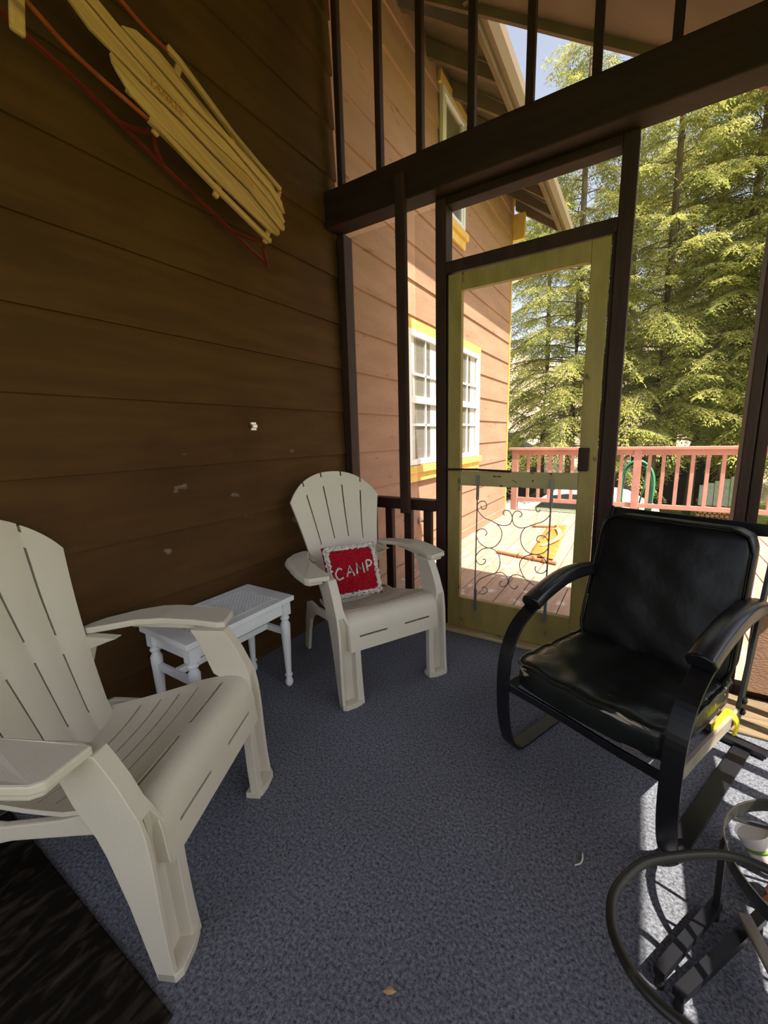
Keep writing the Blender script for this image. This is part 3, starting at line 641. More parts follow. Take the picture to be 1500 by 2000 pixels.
        n = len(arm); v = [(s * a, b, arch(b)) for a, b in arm] + [(s * a, b, arch(b) + 0.022) for a, b in arm]
        mbp.add(v, [tuple(range(n)), tuple(range(n, 2 * n))[::-1]] + [(i, (i + 1) % n, n + (i + 1) % n, n + i) for i in range(n)])
        under = [(0.300, 0.118), (0.362, 0.122), (0.376, 0.14), (0.388, 0.24), (0.386, 0.33), (0.375, 0.38), (0.345, 0.44), (0.300, 0.45), (0.292, 0.30)]
        n = len(under); v = [(s * a, b, arch(b) - 0.020) for a, b in under] + [(s * a, b, arch(b) + 0.002) for a, b in under]
        mbp.add(v, [tuple(range(n)), tuple(range(n, 2 * n))[::-1]] + [(i, (i + 1) % n, n + (i + 1) % n, n + i) for i in range(n)])
        obj('armrest', mbp, P, t, bevel=0.005)
        br = [(0.43, 0.560), (0.56, 0.566), (0.575, 0.545), (0.565, 0.46), (0.55, 0.46), (0.53, 0.52), (0.47, 0.545)]
        obj('arm_bracket', MB().prism(br, 0, s * 0.200, s * 0.235), P, t, bevel=0.004)
    return t
ch = make_adirondack(); ch.location = (0.789, -0.707, 0); ch.rotation_euler = (0, 0, 1.076)
tag(ch, 'taupe plastic slat-back lounge chair with the red pillow, next to the screen door', 'chair', 'molded plastic lounge chairs')
c2 = copy_tree(ch); c2.location = (0.760, -1.644, 0); c2.rotation_euler = (0, 0, 2.028)
tag(c2, 'empty taupe plastic slat-back lounge chair in front of the white stool, nearest the black mat', 'chair', 'molded plastic lounge chairs')

# pillow on the far chair
pw = empty('throw_pillow'); tag(pw, 'small red knitted pillow with white border reading CAMP on the plastic chair', 'pillow')
N = 28; v = []; f = []
W_, H_ = 0.148, 0.140
def pil(u, w_, sgn):
    k = (max(0, 1 - abs(u) ** 2.6) * max(0, 1 - abs(w_) ** 2.6)) ** 0.55
    pin = 1 - 0.05 * (1 - abs(w_) ** 2) * abs(u) ** 6; pin2 = 1 - 0.05 * (1 - abs(u) ** 2) * abs(w_) ** 6
    return (u * W_ * pin, sgn * 0.052 * k, w_ * H_ * pin2)
for sgn in (-1, 1):
    o = len(v)
    for j in range(N + 1):
        for i in range(N + 1): v.append(pil(-1 + 2 * i / N, -1 + 2 * j / N, sgn))
    f += [(o + j * (N + 1) + i, o + j * (N + 1) + i + 1, o + (j + 1) * (N + 1) + i + 1, o + (j + 1) * (N + 1) + i) for j in range(N) for i in range(N)]
obj('cushion', MB().add(v, f), M['knit'], pw, smooth=True)
rnd = random.Random(11)
path = []
for a, b, cc, d in ((-1, -1, 1, -1), (1, -1, 1, 1), (1, 1, -1, 1), (-1, 1, -1, -1)):
    for k in range(26):
        t_ = k / 26; path.append((a + (cc - a) * t_, b + (d - b) * t_))
mb = MB()
for ring, off in ((0.93, 0.0), (0.85, 0.5)):
    pts = []
    for i, (a, b) in enumerate(path):
        j = 0.022 * math.sin(i * 2.4 + off * 5) + rnd.uniform(-0.012, 0.012)
        p = pil(a * (ring + j), b * (ring + j), -1); pts.append((p[0], p[1] - 0.004, p[2]))
    mb.tube(pts, 0.0082, 6, closed=True, up=(0, 1, 0), scale=[1 + 0.45 * math.sin(i * 1.9) for i in range(len(pts))])
obj('border', mb, M['cream'], pw, smooth=True)['label'] = 'white yarn border'
LET = {'C': [[(0.9, 0.85), (0.5, 1.0), (0.1, 0.7), (0.05, 0.35), (0.35, 0.0), (0.95, 0.12)]], 'A': [[(0, 0), (0.5, 1.0), (1.0, 0)], [(0.22, 0.38), (0.80, 0.38)]],
       'M': [[(0, 0), (0.12, 1.0), (0.5, 0.35), (0.88, 1.0), (1.0, 0)]], 'P': [[(0.1, 0), (0.1, 1.0)], [(0.1, 1.0), (0.7, 0.95), (0.85, 0.72), (0.6, 0.48), (0.1, 0.45)]]}
mb = MB()
for k, chh in enumerate('CAMP'):
    x0 = -0.104 + 0.056 * k; wd = 0.040; hh = 0.056; zb = -0.038 + 0.007 * k
    for st in LET[chh]:
        pts = []
        for a, b in bez([(q[0], q[1], 0) for q in st], 6) and [(q.x, q.y) for q in (bez([(q[0], q[1], 0) for q in st], 6) if chh in 'CP' else [Vector((q[0], q[1], 0)) for q in st])]:
            x = x0 + wd * a; z = zb + hh * b; p = pil(x / W_, z / H_, -1); pts.append((x, p[1] - 0.003, z))
        mb.tube(pts, 0.0052, 6, up=(0, 1, 0))
obj('lettering', mb, M['cream'], pw, smooth=True)['label'] = 'cream letters CAMP'
pw.parent = None
cz = Matrix.Translation((0.789, -0.707, 0)) @ Matrix.Rotation(1.076, 4, 'Z')
pw.matrix_world = cz @ Matrix.Translation((-0.050, 0.350, 0.500)) @ Matrix.Rotation(-0.10, 4, 'Z') @ Matrix.Rotation(-0.42, 4, 'X')

# ------------------------------------------------------------------ white cane stool
st = empty('cane_stool', (0.185, -1.184, 0)); tag(st, 'white painted stool with a woven cane top against the brown wall', 'stool')
inv = Matrix.Translation((-0.185, 1.184, 0))
def sp(name, mb, m='stool', **k):
    o = obj(name, mb, M[m], st, **k); o.matrix_parent_inverse = inv; return o
X0, X1, Y0, Y1, ZT = 0.028, 0.355, -1.462, -0.912, 0.462
mb = MB(); bd = 0.058
mb.box((X0, Y0, ZT - 0.024), (X1, Y0 + bd + 0.02, ZT)); mb.box((X0, Y1 - bd - 0.02, ZT - 0.024), (X1, Y1, ZT))
mb.box((X0, Y0 + bd + 0.02, ZT - 0.024), (X0 + bd, Y1 - bd - 0.02, ZT)); mb.box((X1 - bd, Y0 + bd + 0.02, ZT - 0.024), (X1, Y1 - bd - 0.02, ZT))
sp('top_frame', mb, bevel=0.004)
cx0, cx1, cy0, cy1 = X0 + bd - 0.006, X1 - bd + 0.006, Y0 + bd + 0.014, Y1 - bd - 0.014
mb = MB(); zz = ZT - 0.001; p = 0.0105
def strand(a, b, z): mb.bar([(a[0], a[1], z), (b[0], b[1], z)], 0.0026, 0.0016)
y = cy0
while y < cy1: strand((cx0, y), (cx1, y), zz); y += p
x = cx0
while x < cx1: strand((x, cy0), (x, cy1), zz - 0.0015); x += p
def clipd(c, sgn):
    pts = []
    for xx in (cx0, cx1):
        yy = c + sgn * (xx - cx0)
        if cy0 <= yy <= cy1: pts.append((xx, yy))
    for yy in (cy0, cy1):
        xx = cx0 + (yy - c) / sgn
        if cx0 < xx < cx1: pts.append((xx, yy))
    return pts[:2] if len(pts) >= 2 else None
c_ = cy0 - (cx1 - cx0)
while c_ < cy1 + (cx1 - cx0):
    for sg in (1, -1):
        q = clipd(c_, sg)
        if q: strand(q[0], q[1], zz + 0.0015)
    c_ += p * 2
sp('cane_panel', mb, 'cane'); bpy.data.objects['cane_panel']['label'] = 'open woven cane'
rim = [(cx0, cy0, zz), (cx1, cy0, zz), (cx1, cy1, zz), (cx0, cy1, zz)]
sp('spline', MB().bar(rim, 0.007, 0.004, closed=True), 'cane')
for a, b in (((X0 + 0.028, Y0 + 0.03, ZT - 0.085), (X0 + 0.046, Y1 - 0.03, ZT - 0.024)), ((X1 - 0.046, Y0 + 0.03, ZT - 0.085), (X1 - 0.028, Y1 - 0.03, ZT - 0.024)),
             ((X0 + 0.03, Y0 + 0.028, ZT - 0.085), (X1 - 0.03, Y0 + 0.046, ZT - 0.024)), ((X0 + 0.03, Y1 - 0.046, ZT - 0.085), (X1 - 0.03, Y1 - 0.028, ZT - 0.024))):
    sp('apron', MB().box(a, b), bevel=0.002)
prof = [(0.0, 0.0), (0.012, 0.002), (0.019, 0.014), (0.019, 0.026), (0.013, 0.045), (0.012, 0.052), (0.019, 0.056), (0.019, 0.062), (0.013, 0.067), (0.014, 0.08), (0.020, 0.22), (0.023, 0.30), (0.0235, 0.322), (0.015, 0.340), (0.014, 0.345), (0.021, 0.350), (0.022, 0.357), (0.016, 0.363), (0.015, 0.374), (0.0, 0.374)]
for lx, ly in ((X0 + 0.035, Y0 + 0.037), (X1 - 0.035, Y0 + 0.037), (X0 + 0.035, Y1 - 0.037), (X1 - 0.035, Y1 - 0.037)):
    mb = MB().lathe(prof, (lx, ly, 0), 18); mb.box((lx - 0.021, ly - 0.021, 0.372), (lx + 0.021, ly + 0.021, ZT - 0.024))
    sp('leg', mb, smooth=True, auto=35)
for ly in (Y0 + 0.037, Y1 - 0.037): sp('stretcher', MB().box((X0 + 0.05, ly - 0.009, 0.268), (X1 - 0.05, ly + 0.009, 0.298)), bevel=0.002)
sp('stretcher', MB().box(((X0 + X1) / 2 - 0.012, Y0 + 0.046, 0.272), ((X0 + X1) / 2 + 0.012, Y1 - 0.046, 0.300)), bevel=0.002)

# ------------------------------------------------------------------ black cushioned metal chair
bc = empty('metal_armchair', (1.624, -0.896, 0), -0.386); tag(bc, 'black flat-bar metal armchair with cracked black vinyl cushions by the screens', 'armchair')
side = [(0.60, 0.580), (0.45, 0.612), (0.29, 0.615), (0.15, 0.590), (0.05, 0.555), (-0.03, 0.51), (-0.078, 0.44), (-0.096, 0.36), (-0.098, 0.26), (-0.088, 0.16), (-0.062, 0.07), (-0.025, 0.018), (0.03, 0.005), (0.12, 0.005), (0.60, 0.005), (0.66, 0.005)]
for s in (-1, 1):
    pts = bez([(s * 0.262, y, z) for y, z in side], 5)
    obj('side_bar', MB().bar(pts, 0.009, 0.050, up=(s, 0, 0.001)), M['black'], bc, bevel=0.002)
    pad = bez([(s * 0.266, 0.535, 0.608), (s * 0.266, 0.40, 0.630), (s * 0.264, 0.26, 0.632), (s * 0.260, 0.12, 0.607), (s * 0.258, 0.04, 0.580)], 6)
    sec = [(-0.032, -0.024), (0.032, -0.024), (0.038, -0.004), (0.030, 0.016), (0.010, 0.023), (-0.010, 0.023), (-0.030, 0.016), (-0.038, -0.004)]
    sc = [1.0] * len(pad)
    obj('arm_pad', MB().sweep(pad, sec, up=(0, 0, 1)), M['black'], bc, bevel=0.006, seg=3, smooth=True, auto=50)
    obj('back_post', MB().bar([(s * 0.272, 0.44, 0.235), (s * 0.272, 0.50, 0.44), (s * 0.268, 0.66, 0.86)], 0.012, 0.040, up=(0, 1, 0)), M['black'], bc, bevel=0.002)
    obj('seat_rail', MB().bar([(s * 0.262, -0.085, 0.285), (s * 0.266, 0.10, 0.282), (s * 0.272, 0.47, 0.250)], 0.012, 0.042, up=(0, 0, 1)), M['dull'] if s > 0 else M['black'], bc, bevel=0.002)  # right rail in grey: the light on it is painted into its colour
    for y, z in ((0.452, 0.30), (0.448, 0.262)):
        obj('bolt', MB().lathe([(0.0, 0.0), (0.012, 0.0), (0.011, 0.008), (0.0, 0.012)], (0, 0, 0), 10), M['black'], bc, smooth=True)
        b = bpy.data.objects[-1] if False else C.objects[-1]; b.rotation_euler = (0, s * PI / 2, 0); b.location = (s * 0.279, y, z)
front = [(-0.258, -0.090, 0.300), (-0.20, -0.070, 0.285), (-0.05, -0.045, 0.262), (0.10, -0.048, 0.258), (0.20, -0.070, 0.275), (0.258, -0.090, 0.290)]
obj('front_bar', MB().bar(bez(front, 6), 0.012, 0.028), M['black'], bc, bevel=0.002)
obj('rear_crossbar', MB().bar([(-0.29, 0.655, 0.018), (0.33, 0.655, 0.018)], 0.045, 0.016), M['black'], bc, bevel=0.002)
obj('back_crossbar', MB().bar([(-0.27, 0.655, 0.84), (0.27, 0.655, 0.84)], 0.012, 0.04), M['black'], bc)
# cushions
def cushion(fn, N=26):
    v = []; f = []
    for sgn in (-1, 1):
        o = len(v)
        for j in range(N + 1):
            for i in range(N + 1): v.append(fn(-1 + 2 * i / N, -1 + 2 * j / N, sgn))
        f += [(o + j * (N + 1) + i, o + j * (N + 1) + i + 1, o + (j + 1) * (N + 1) + i + 1, o + (j + 1) * (N + 1) + i) for j in range(N) for i in range(N)]
    o2 = (N + 1) ** 2
    ring = [i for i in range(N + 1)] + [j * (N + 1) + N for j in range(1, N + 1)] + [N * (N + 1) + i for i in range(N - 1, -1, -1)] + [j * (N + 1) for j in range(N - 1, 0, -1)]
    L = len(ring); f += [(ring[k], ring[(k + 1) % L], o2 + ring[(k + 1) % L], o2 + ring[k]) for k in range(L)]
    return MB().add(v, f)
def sq(u, v_, r=0.16):
    # rounded square mapping
    a = abs(u); b = abs(v_)
    k = max(0.0, (a - (1 - r)) / r) * max(0.0, (b - (1 - r)) / r)
    sh = 1 - 0.30 * r * k
    return u * sh, v_ * sh
def seatf(u, w_, sgn):
    a, b = sq(u, w_)
    k = (max(0, 1 - abs(u) ** 5) * max(0, 1 - abs(w_) ** 5))
    y = 0.205 + 0.262 * b - 0.018 * (1 - a * a) * max(0, -b)
    wr = 0.0035 * math.sin(9 * u + 5 * w_) * math.sin(7 * w_ - 3 * u) + 0.003 * math.sin(17 * u * w_ + 4 * u)
    top = 0.382 + 0.028 * k ** 0.4 - 0.018 * (1 - u * u) * (1 - w_ * w_) * 1.2 + wr
    drop = -0.03 * (b + 1) / 2
    return (a * 0.248, y, (top if sgn > 0 else 0.296) + drop)
obj('seat_cushion', cushion(seatf), M['vinyl'], bc, smooth=True, sub=1)['label'] = 'cracked black vinyl seat cushion'
def seampath(zt, fn):
    pts = []
    for a, b, cc, d in ((-1, -1, 1, -1), (1, -1, 1, 1), (1, 1, -1, 1), (-1, 1, -1, -1)):
        for k in range(14):
            u = a + (cc - a) * k / 14; q = b + (d - b) * k / 14; p_ = fn(u, q, zt); pts.append(p_)
    return pts
obj('piping', MB().tube(seampath(1, lambda u, w_, s: tuple(np.array(seatf(u * 0.995, w_ * 0.995, s)) + np.array((0, 0, 0.002)))), 0.006, 6, closed=True), M['vinyl'], bc, smooth=True)
def backf(u, w_, sgn):
    a, b = sq(u, w_, 0.25)
    k = (max(0, 1 - abs(u) ** 4) * max(0, 1 - abs(w_) ** 4))
    z = 0.60 + 0.255 * b
    yc = 0.50 + 0.27 * (z - 0.60)
    wr = 0.003 * math.sin(8 * u + 6 * w_) * math.sin(5 * w_)
    return (a * 0.248 * (1 - 0.02 * b), yc + (-0.052 - 0.022 * k ** 0.5 + wr if sgn < 0 else 0.052), z)
obj('back_cushion', cushion(backf), M['vinylback'], bc, smooth=True, sub=1)['label'] = 'black vinyl back cushion'
obj('back_piping', MB().tube(seampath(-1, backf), 0.006, 6, closed=True), M['vinylback'], bc, smooth=True)
obj('yellow_strap', MB().bar(bez([(0.262, 0.22, 0.292), (0.262, 0.30, 0.290), (0.264, 0.36, 0.286), (0.286, 0.37, 0.262), (0.286, 0.36, 0.222)], 5), 0.028, 0.006, up=(1, 0, 0.2)), M['yellowfoam'], bc)['label'] = 'bright yellow strap'

# ------------------------------------------------------------------ iron plant stand at the lower right
ps = empty('plant_stand', (1.95, -1.30, 0)); tag(ps, 'low dark iron stand with round ring holders in the sun patch', 'stand')
inv = Matrix.Translation((-1.95, 1.30, 0))
def pp(name, mb, m='iron', **k):
    o = obj(name, mb, M[m], ps, **k); o.matrix_parent_inverse = inv; return o
ring = [(1.807, -1.647), (1.768, -1.633), (1.743, -1.612), (1.723, -1.577), (1.717, -1.543), (1.720, -1.506), (1.739, -1.459), (1.770, -1.412), (1.824, -1.367), (1.867, -1.337), (1.909, -1.316), (1.955, -1.310),
        (2.015, -1.325), (2.065, -1.365), (2.095, -1.42), (2.100, -1.485), (2.080, -1.545), (2.035, -1.60), (1.97, -1.64), (1.89, -1.658)]
pp('ring', MB().tube(bez([(x, y, 0.360) for x, y in ring], 5, True), 0.0085, 10, closed=True), smooth=True)
HC, HR, HZ = (2.141, -1.141), 0.205, 0.245
hoop = [(HC[0] + HR * math.cos(2 * PI * k / 48), HC[1] + HR * math.sin(2 * PI * k / 48), HZ - 0.016) for k in range(48)]
pp('hoop', MB().bar(hoop, 0.004, 0.034, closed=True), bevel=0.001)
pp('tray', MB().lathe([(0.0, 0.0), (HR - 0.06, 0.0), (HR - 0.055, 0.006), (0.0, 0.006)], (HC[0], HC[1], 0.120), 32), 'iron') if False else None
for a_, b_ in ((2.55, 0.9), (3.6, 5.6)): pp('hoop_bar', MB().tube([(HC[0] + HR * math.cos(a_), HC[1] + HR * math.sin(a_), HZ - 0.036), (HC[0] + HR * math.cos(b_), HC[1] + HR * math.sin(b_), HZ - 0.036)], 0.004, 6))
def leg(a, b, w=0.014, t=0.008, m='iron'): pp('leg', MB().bar([a, b], w, t, up=(0.3, 0.9, 0.05)), m, bevel=0.001)
leg((1.936, -1.141, 0.24), (1.940, -1.135, 0.045)); leg((2.20, -0.945, 0.23), (2.20, -0.945, 0.0)); leg((2.22, -1.330, 0.23), (2.22, -1.330, 0.0))
pp('foot_bar', MB().bar([(1.944, -1.126, 0.040), (1.818, -1.355, 0.040)], 0.022, 0.020), 'black'); pp('foot_bar', MB().bar([(2.030, -1.105, 0.040), (1.850, -1.378, 0.040)], 0.022, 0.020), 'black')  # foot bars blacker than the stand: shade on them put into the colour
for x, y in ((1.942, -1.13), (1.822, -1.348), (2.026, -1.11), (1.855, -1.37)): pp('foot', MB().lathe([(0.0, 0.0), (0.010, 0.0), (0.008, 0.031), (0.0, 0.031)], (x, y, 0), 10))
leg((1.835, -1.655, 0.36), (1.87, -1.62, 0.0), 0.026, 0.008, 'dull'); leg((2.085, -1.41, 0.36), (2.06, -1.43, 0.0)); leg((1.862, -1.345, 0.36), (1.856, -1.376, 0.05), 0.010, 0.006) if False else None
pp('slat', MB().bar([(1.985, -1.155, 0.075), (2.03, -1.30, 0.075)], 0.026, 0.010), 'dull', bevel=0.003)
# white cup and orange paper in the hoop
cp = empty('plastic_cup', (2.085, -0.925, 0.016)); tag(cp, 'white plastic cup with green stripes on the carpet behind the iron hoop', 'cup')
mb = MB(); mb.lathe([(0.0, 0.0), (0.028, 0.0), (0.040, 0.095), (0.041, 0.097), (0.037, 0.090), (0.0, 0.088)], (0, 0, 0), 20)
o = obj('body', mb, M['cup'], cp, smooth=True, auto=40)
o = obj('stripe', MB().lathe([(0.0352, 0.055), (0.0358, 0.055), (0.0372, 0.066), (0.0366, 0.066)], (0, 0, 0), 20), M['green'], cp, smooth=True); o['label'] = 'green stripe'
o = obj('stripe', MB().lathe([(0.0305, 0.018), (0.0312, 0.018), (0.0322, 0.026), (0.0314, 0.026)], (0, 0, 0), 20), M['roof'], cp, smooth=True); o['label'] = 'grey stripe'
cp.rotation_euler = (-0.15, -0.50, 0.0)
mb = MB(); rnd = random.Random(9); v = []
for j in range(7):
    for i in range(12):
        a = 2 * PI * i / 12; r = (0.052 - 0.004 * j * 0.5) * (1 + rnd.uniform(-0.16, 0.16)); v.append((r * math.cos(a), r * math.sin(a), 0.018 * j))
mb.add(v, [(j * 12 + i, j * 12 + (i + 1) % 12, (j + 1) * 12 + (i + 1) % 12, (j + 1) * 12 + i) for j in range(6) for i in range(12)] + [tuple(range(12))])
o = obj('paper_bag', mb, M['pot'], None, solid=0.002); o.location = (2.100, -1.035, 0.001); tag(o, 'crumpled orange paper bag standing inside the iron hoop', 'bag')

# ------------------------------------------------------------------ sled on the left wall
sd = empty('sled', (0.2, -1.1, 2.3)); tag(sd, 'old wooden sled with dark red runners hung on the brown wall', 'sled')
inv = Matrix.Translation((-0.2, 1.1, -2.3))
AU = Vector((0, 0.915, -0.404)); AP = Vector((0, 0.404, 0.915))
def S(a, p_, x): # along axis, across, stand-off from the wall
    return Vector((x, 0, 0)) + AU * a + AP * p_
def sp2(name, mb, m='wood', **k):
    o = obj(name, mb, M[m], sd, **k); o.matrix_parent_inverse = inv; return o
def board(name, poly, x0, x1, m='wood'):
    n = len(poly); v = [S(a, p_, x0) for a, p_ in poly] + [S(a, p_, x1) for a, p_ in poly]
    return sp2(name, MB().add(v, [tuple(range(n)), tuple(range(n, 2 * n))[::-1]] + [(i, (i + 1) % n, n + (i + 1) % n, n + i) for i in range(n)]), m, bevel=0.003)
PC = 1.702
board('slat', [(-2.232, 1.634), (-2.220, 1.614), (-2.194, 1.598), (-2.145, 1.578), (-2.061, 1.580), (-1.979, 1.590), (-1.837, 1.602), (-1.671, 1.620), (-1.543, 1.637), (-1.505, 1.650), (-1.494, 1.664), (-1.50, 1.681), (-1.697, 1.692), (-1.861, 1.672), (-2.003, 1.660), (-2.143, 1.640)], 0.190, 0.204)
board('slat', [(-2.62, 1.665), (-2.35, 1.648), (-2.29, 1.634), (-2.24, 1.640), (-2.14, 1.650), (-2.0, 1.671), (-1.86, 1.683), (-1.697, 1.703), (-1.50, 1.691), (-1.478, 1.702), (-1.48, 1.722), (-1.58, 1.747), (-1.713, 1.747), (-1.94, 1.707), (-2.10, 1.693), (-2.25, 1.689), (-2.62, 1.70)], 0.192, 0.206)
board('slat', [(-2.62, 1.707), (-2.25, 1.698), (-2.10, 1.702), (-1.94, 1.716), (-1.713, 1.756), (-1.58, 1.755), (-1.488, 1.730), (-1.485, 1.748), (-1.52, 1.768), (-1.60, 1.789), (-1.84, 1.776), (-1.983, 1.752), (-2.11, 1.746), (-2.235, 1.736), (-2.62, 1.745)], 0.189, 0.203)
board('slat', [(-2.231, 1.744), (-2.197, 1.780), (-2.128, 1.803), (-1.95, 1.805), (-1.847, 1.809), (-1.735, 1.821), (-1.608, 1.834), (-1.528, 1.812), (-1.496, 1.778), (-1.515, 1.774), (-1.60, 1.799), (-1.84, 1.787), (-1.983, 1.762), (-2.11, 1.756)], 0.190, 0.204)
RAIL = {-1: [(-2.085, 1.569), (-1.98, 1.576), (-1.812, 1.582), (-1.62, 1.596), (-1.523, 1.604)], 1: [(-2.105, 1.856), (-2.06, 1.862), (-1.816, 1.846), (-1.66, 1.854), (-1.545, 1.864)]}
RUN = {-1: [(-2.55, 1.530, 0.15), (-2.46, 1.545, 0.085), (-2.387, 1.559, 0.062), (-2.246, 1.575, 0.06), (-1.963, 1.583, 0.06), (-1.407, 1.608, 0.06)], 1: [(-2.55, 1.83, 0.15), (-2.46, 1.83, 0.085), (-2.387, 1.832, 0.062), (-2.1, 1.835, 0.06), (-1.9, 1.84, 0.06), (-1.41, 1.855, 0.06)]}
STRUT = {-1: [(-2.62, 1.56), (-2.404, 1.537), (-2.287, 1.533), (-2.085, 1.569)], 1: [(-2.55, 1.80), (-2.35, 1.822), (-2.20, 1.829), (-2.095, 1.850)]}
for s in (-1, 1):
    sp2('side_rail', MB().sweep([S(a, p_, 0.191) for a, p_ in RAIL[s]], [(-0.010, -0.009), (0.010, -0.009), (0.010, 0.009), (-0.010, 0.009)], up=(1, 0, 0)), bevel=0.003)
    sp2('runner', MB().bar(bez([S(*q) for q in RUN[s]], 6), 0.007, 0.014, up=(1, 0, 0)), 'red')
    sp2('front_strut', MB().bar(bez([S(a, p_, 0.189) for a, p_ in STRUT[s]], 5), 0.012, 0.006, up=(1, 0, 0)), 'redbar')['label'] = 'orange red steel strut'
    def rl_(a): return interp(a, [q[0] for q in RAIL[s]], [q[1] for q in RAIL[s]])
    def rn_(a): return interp(a, [q[0] for q in RUN[s]], [q[1] for q in RUN[s]])
    for a0, a1 in ((-2.05, -2.115), (-2.05, -1.965), (-1.535, -1.625), (-1.535, -1.425)):
        sp2('brace', MB().bar(bez([S(a0, rl_(a0), 0.183), S(a0 + (a1 - a0) * 0.30, rl_(a0) * 0.6 + rn_(a1) * 0.4, 0.12), S(a1, rn_(a1), 0.066)], 4), 0.006, 0.013, up=(1, 0, 0)), 'red')
for a, lo, hi in ((-2.05, 1.556, 1.872), (-1.800, 1.560, 1.852), (-1.540, 1.588, 1.872), (-2.150, 1.594, 1.80)):
    sp2('crosspiece', MB().sweep([S(a, lo, 0.176), S(a, hi, 0.176)], [(-0.012, -0.009), (0.012, -0.009), (0.012, 0.009), (-0.012, 0.009)], up=(1, 0, 0)), bevel=0.005)
sp2('steering_bar', MB().sweep(bez([S(-2.408, 1.415, 0.214), S(-2.425, 1.47, 0.214), S(-2.455, 1.58, 0.214), S(-2.475, 1.70, 0.214), S(-2.455, 1.85, 0.214), S(-2.42, 1.98, 0.214)], 6), [(-0.017, -0.009), (0.017, -0.009), (0.017, 0.009), (-0.017, 0.009)], up=(1, 0, 0)), bevel=0.007)
TA = 0.13
tx = AU * math.cos(TA) + AP * math.sin(TA); ty = AP * math.cos(TA) - AU * math.sin(TA)
for txt, a, p_, size, m in (('YANKEE', -2.062, 1.684, 0.034, 'ink'), ('CLIPPER', -1.730, 1.722, 0.030, 'inklight')):
    me = text_mesh(txt, size, 0.0006); me.materials.clear(); me.materials.append(M[m])
    o = bpy.data.objects.new('lettering', me); C.objects.link(o); o.parent = sd; o.matrix_parent_inverse = inv
    c_ = S(a, p_, 0.2068)
    o.matrix_world = Matrix(((tx.x, ty.x, 1.0, c_.x), (tx.y, ty.y, 0.0, c_.y), (tx.z, ty.z, 0.0, c_.z), (0, 0, 0, 1)))
    o['label'] = 'faded stamped word ' + txt

# small nickel catch on the left wall
hk = empty('wall_catch', (0.0, -0.767, 1.262)); tag(hk, 'small bright metal catch plate screwed to the brown wall', 'catch')
obj('plate', MB().box((-0.008, -0.016, 0.008), (0.004, 0.016, 0.019)), M['chrome'], hk, bevel=0.001)
obj('plate', MB().box((-0.008, -0.016, -0.021), (0.004, 0.016, -0.010)), M['chrome'], hk, bevel=0.001)
obj('barrel', MB().box((-0.008, -0.010, -0.010), (0.012, 0.018, 0.008)), M['chrome'], hk, bevel=0.003)

# mat, floor bits
dm = obj('door_mat', MB().box((-0.25 + 0.27, -2.95, 0.0), (0.955, -1.930, 0.011)), M['mat'], bevel=0.004); tag(dm, 'black leaf-embossed rubber mat on the carpet in the lower left corner', 'mat')
mb = MB(); v = []
for i in range(6):
    t_ = i / 5; wl = 0.013 * math.sin(PI * min(0.98, 0.08 + t_ * 0.9)); v += [(0.05 * t_, -wl, 0.002 + 0.006 * math.sin(3 * t_)), (0.05 * t_, 0, 0.005 + 0.006 * math.sin(3 * t_)), (0.05 * t_, wl, 0.002 + 0.006 * math.sin(3 * t_))]
mb.add(v, [(i * 3 + k, i * 3 + k + 1, i * 3 + k + 4, i * 3 + k + 3) for i in range(5) for k in range(2)])
o = obj('dry_leaf', mb, M['leafdry'], None, solid=0.0008); o.location = (1.313, -1.668, 0.001); o.rotation_euler = (0, 0, 0.5); o.scale = (0.55, 0.55, 0.7); tag(o, 'small dry brown leaf on the carpet near the bottom edge', 'leaf')
o = obj('straw_bit', MB().tube(bez([(0, 0, 0.003), (0.012, 0.010, 0.006), (0.016, 0.026, 0.007), (0.014, 0.045, 0.003)], 5), 0.0022, 6), M['straw']); o.location = (1.632, -1.170, 0.0); tag(o, 'short pale curl of straw on the carpet in front of the armchair', 'straw')

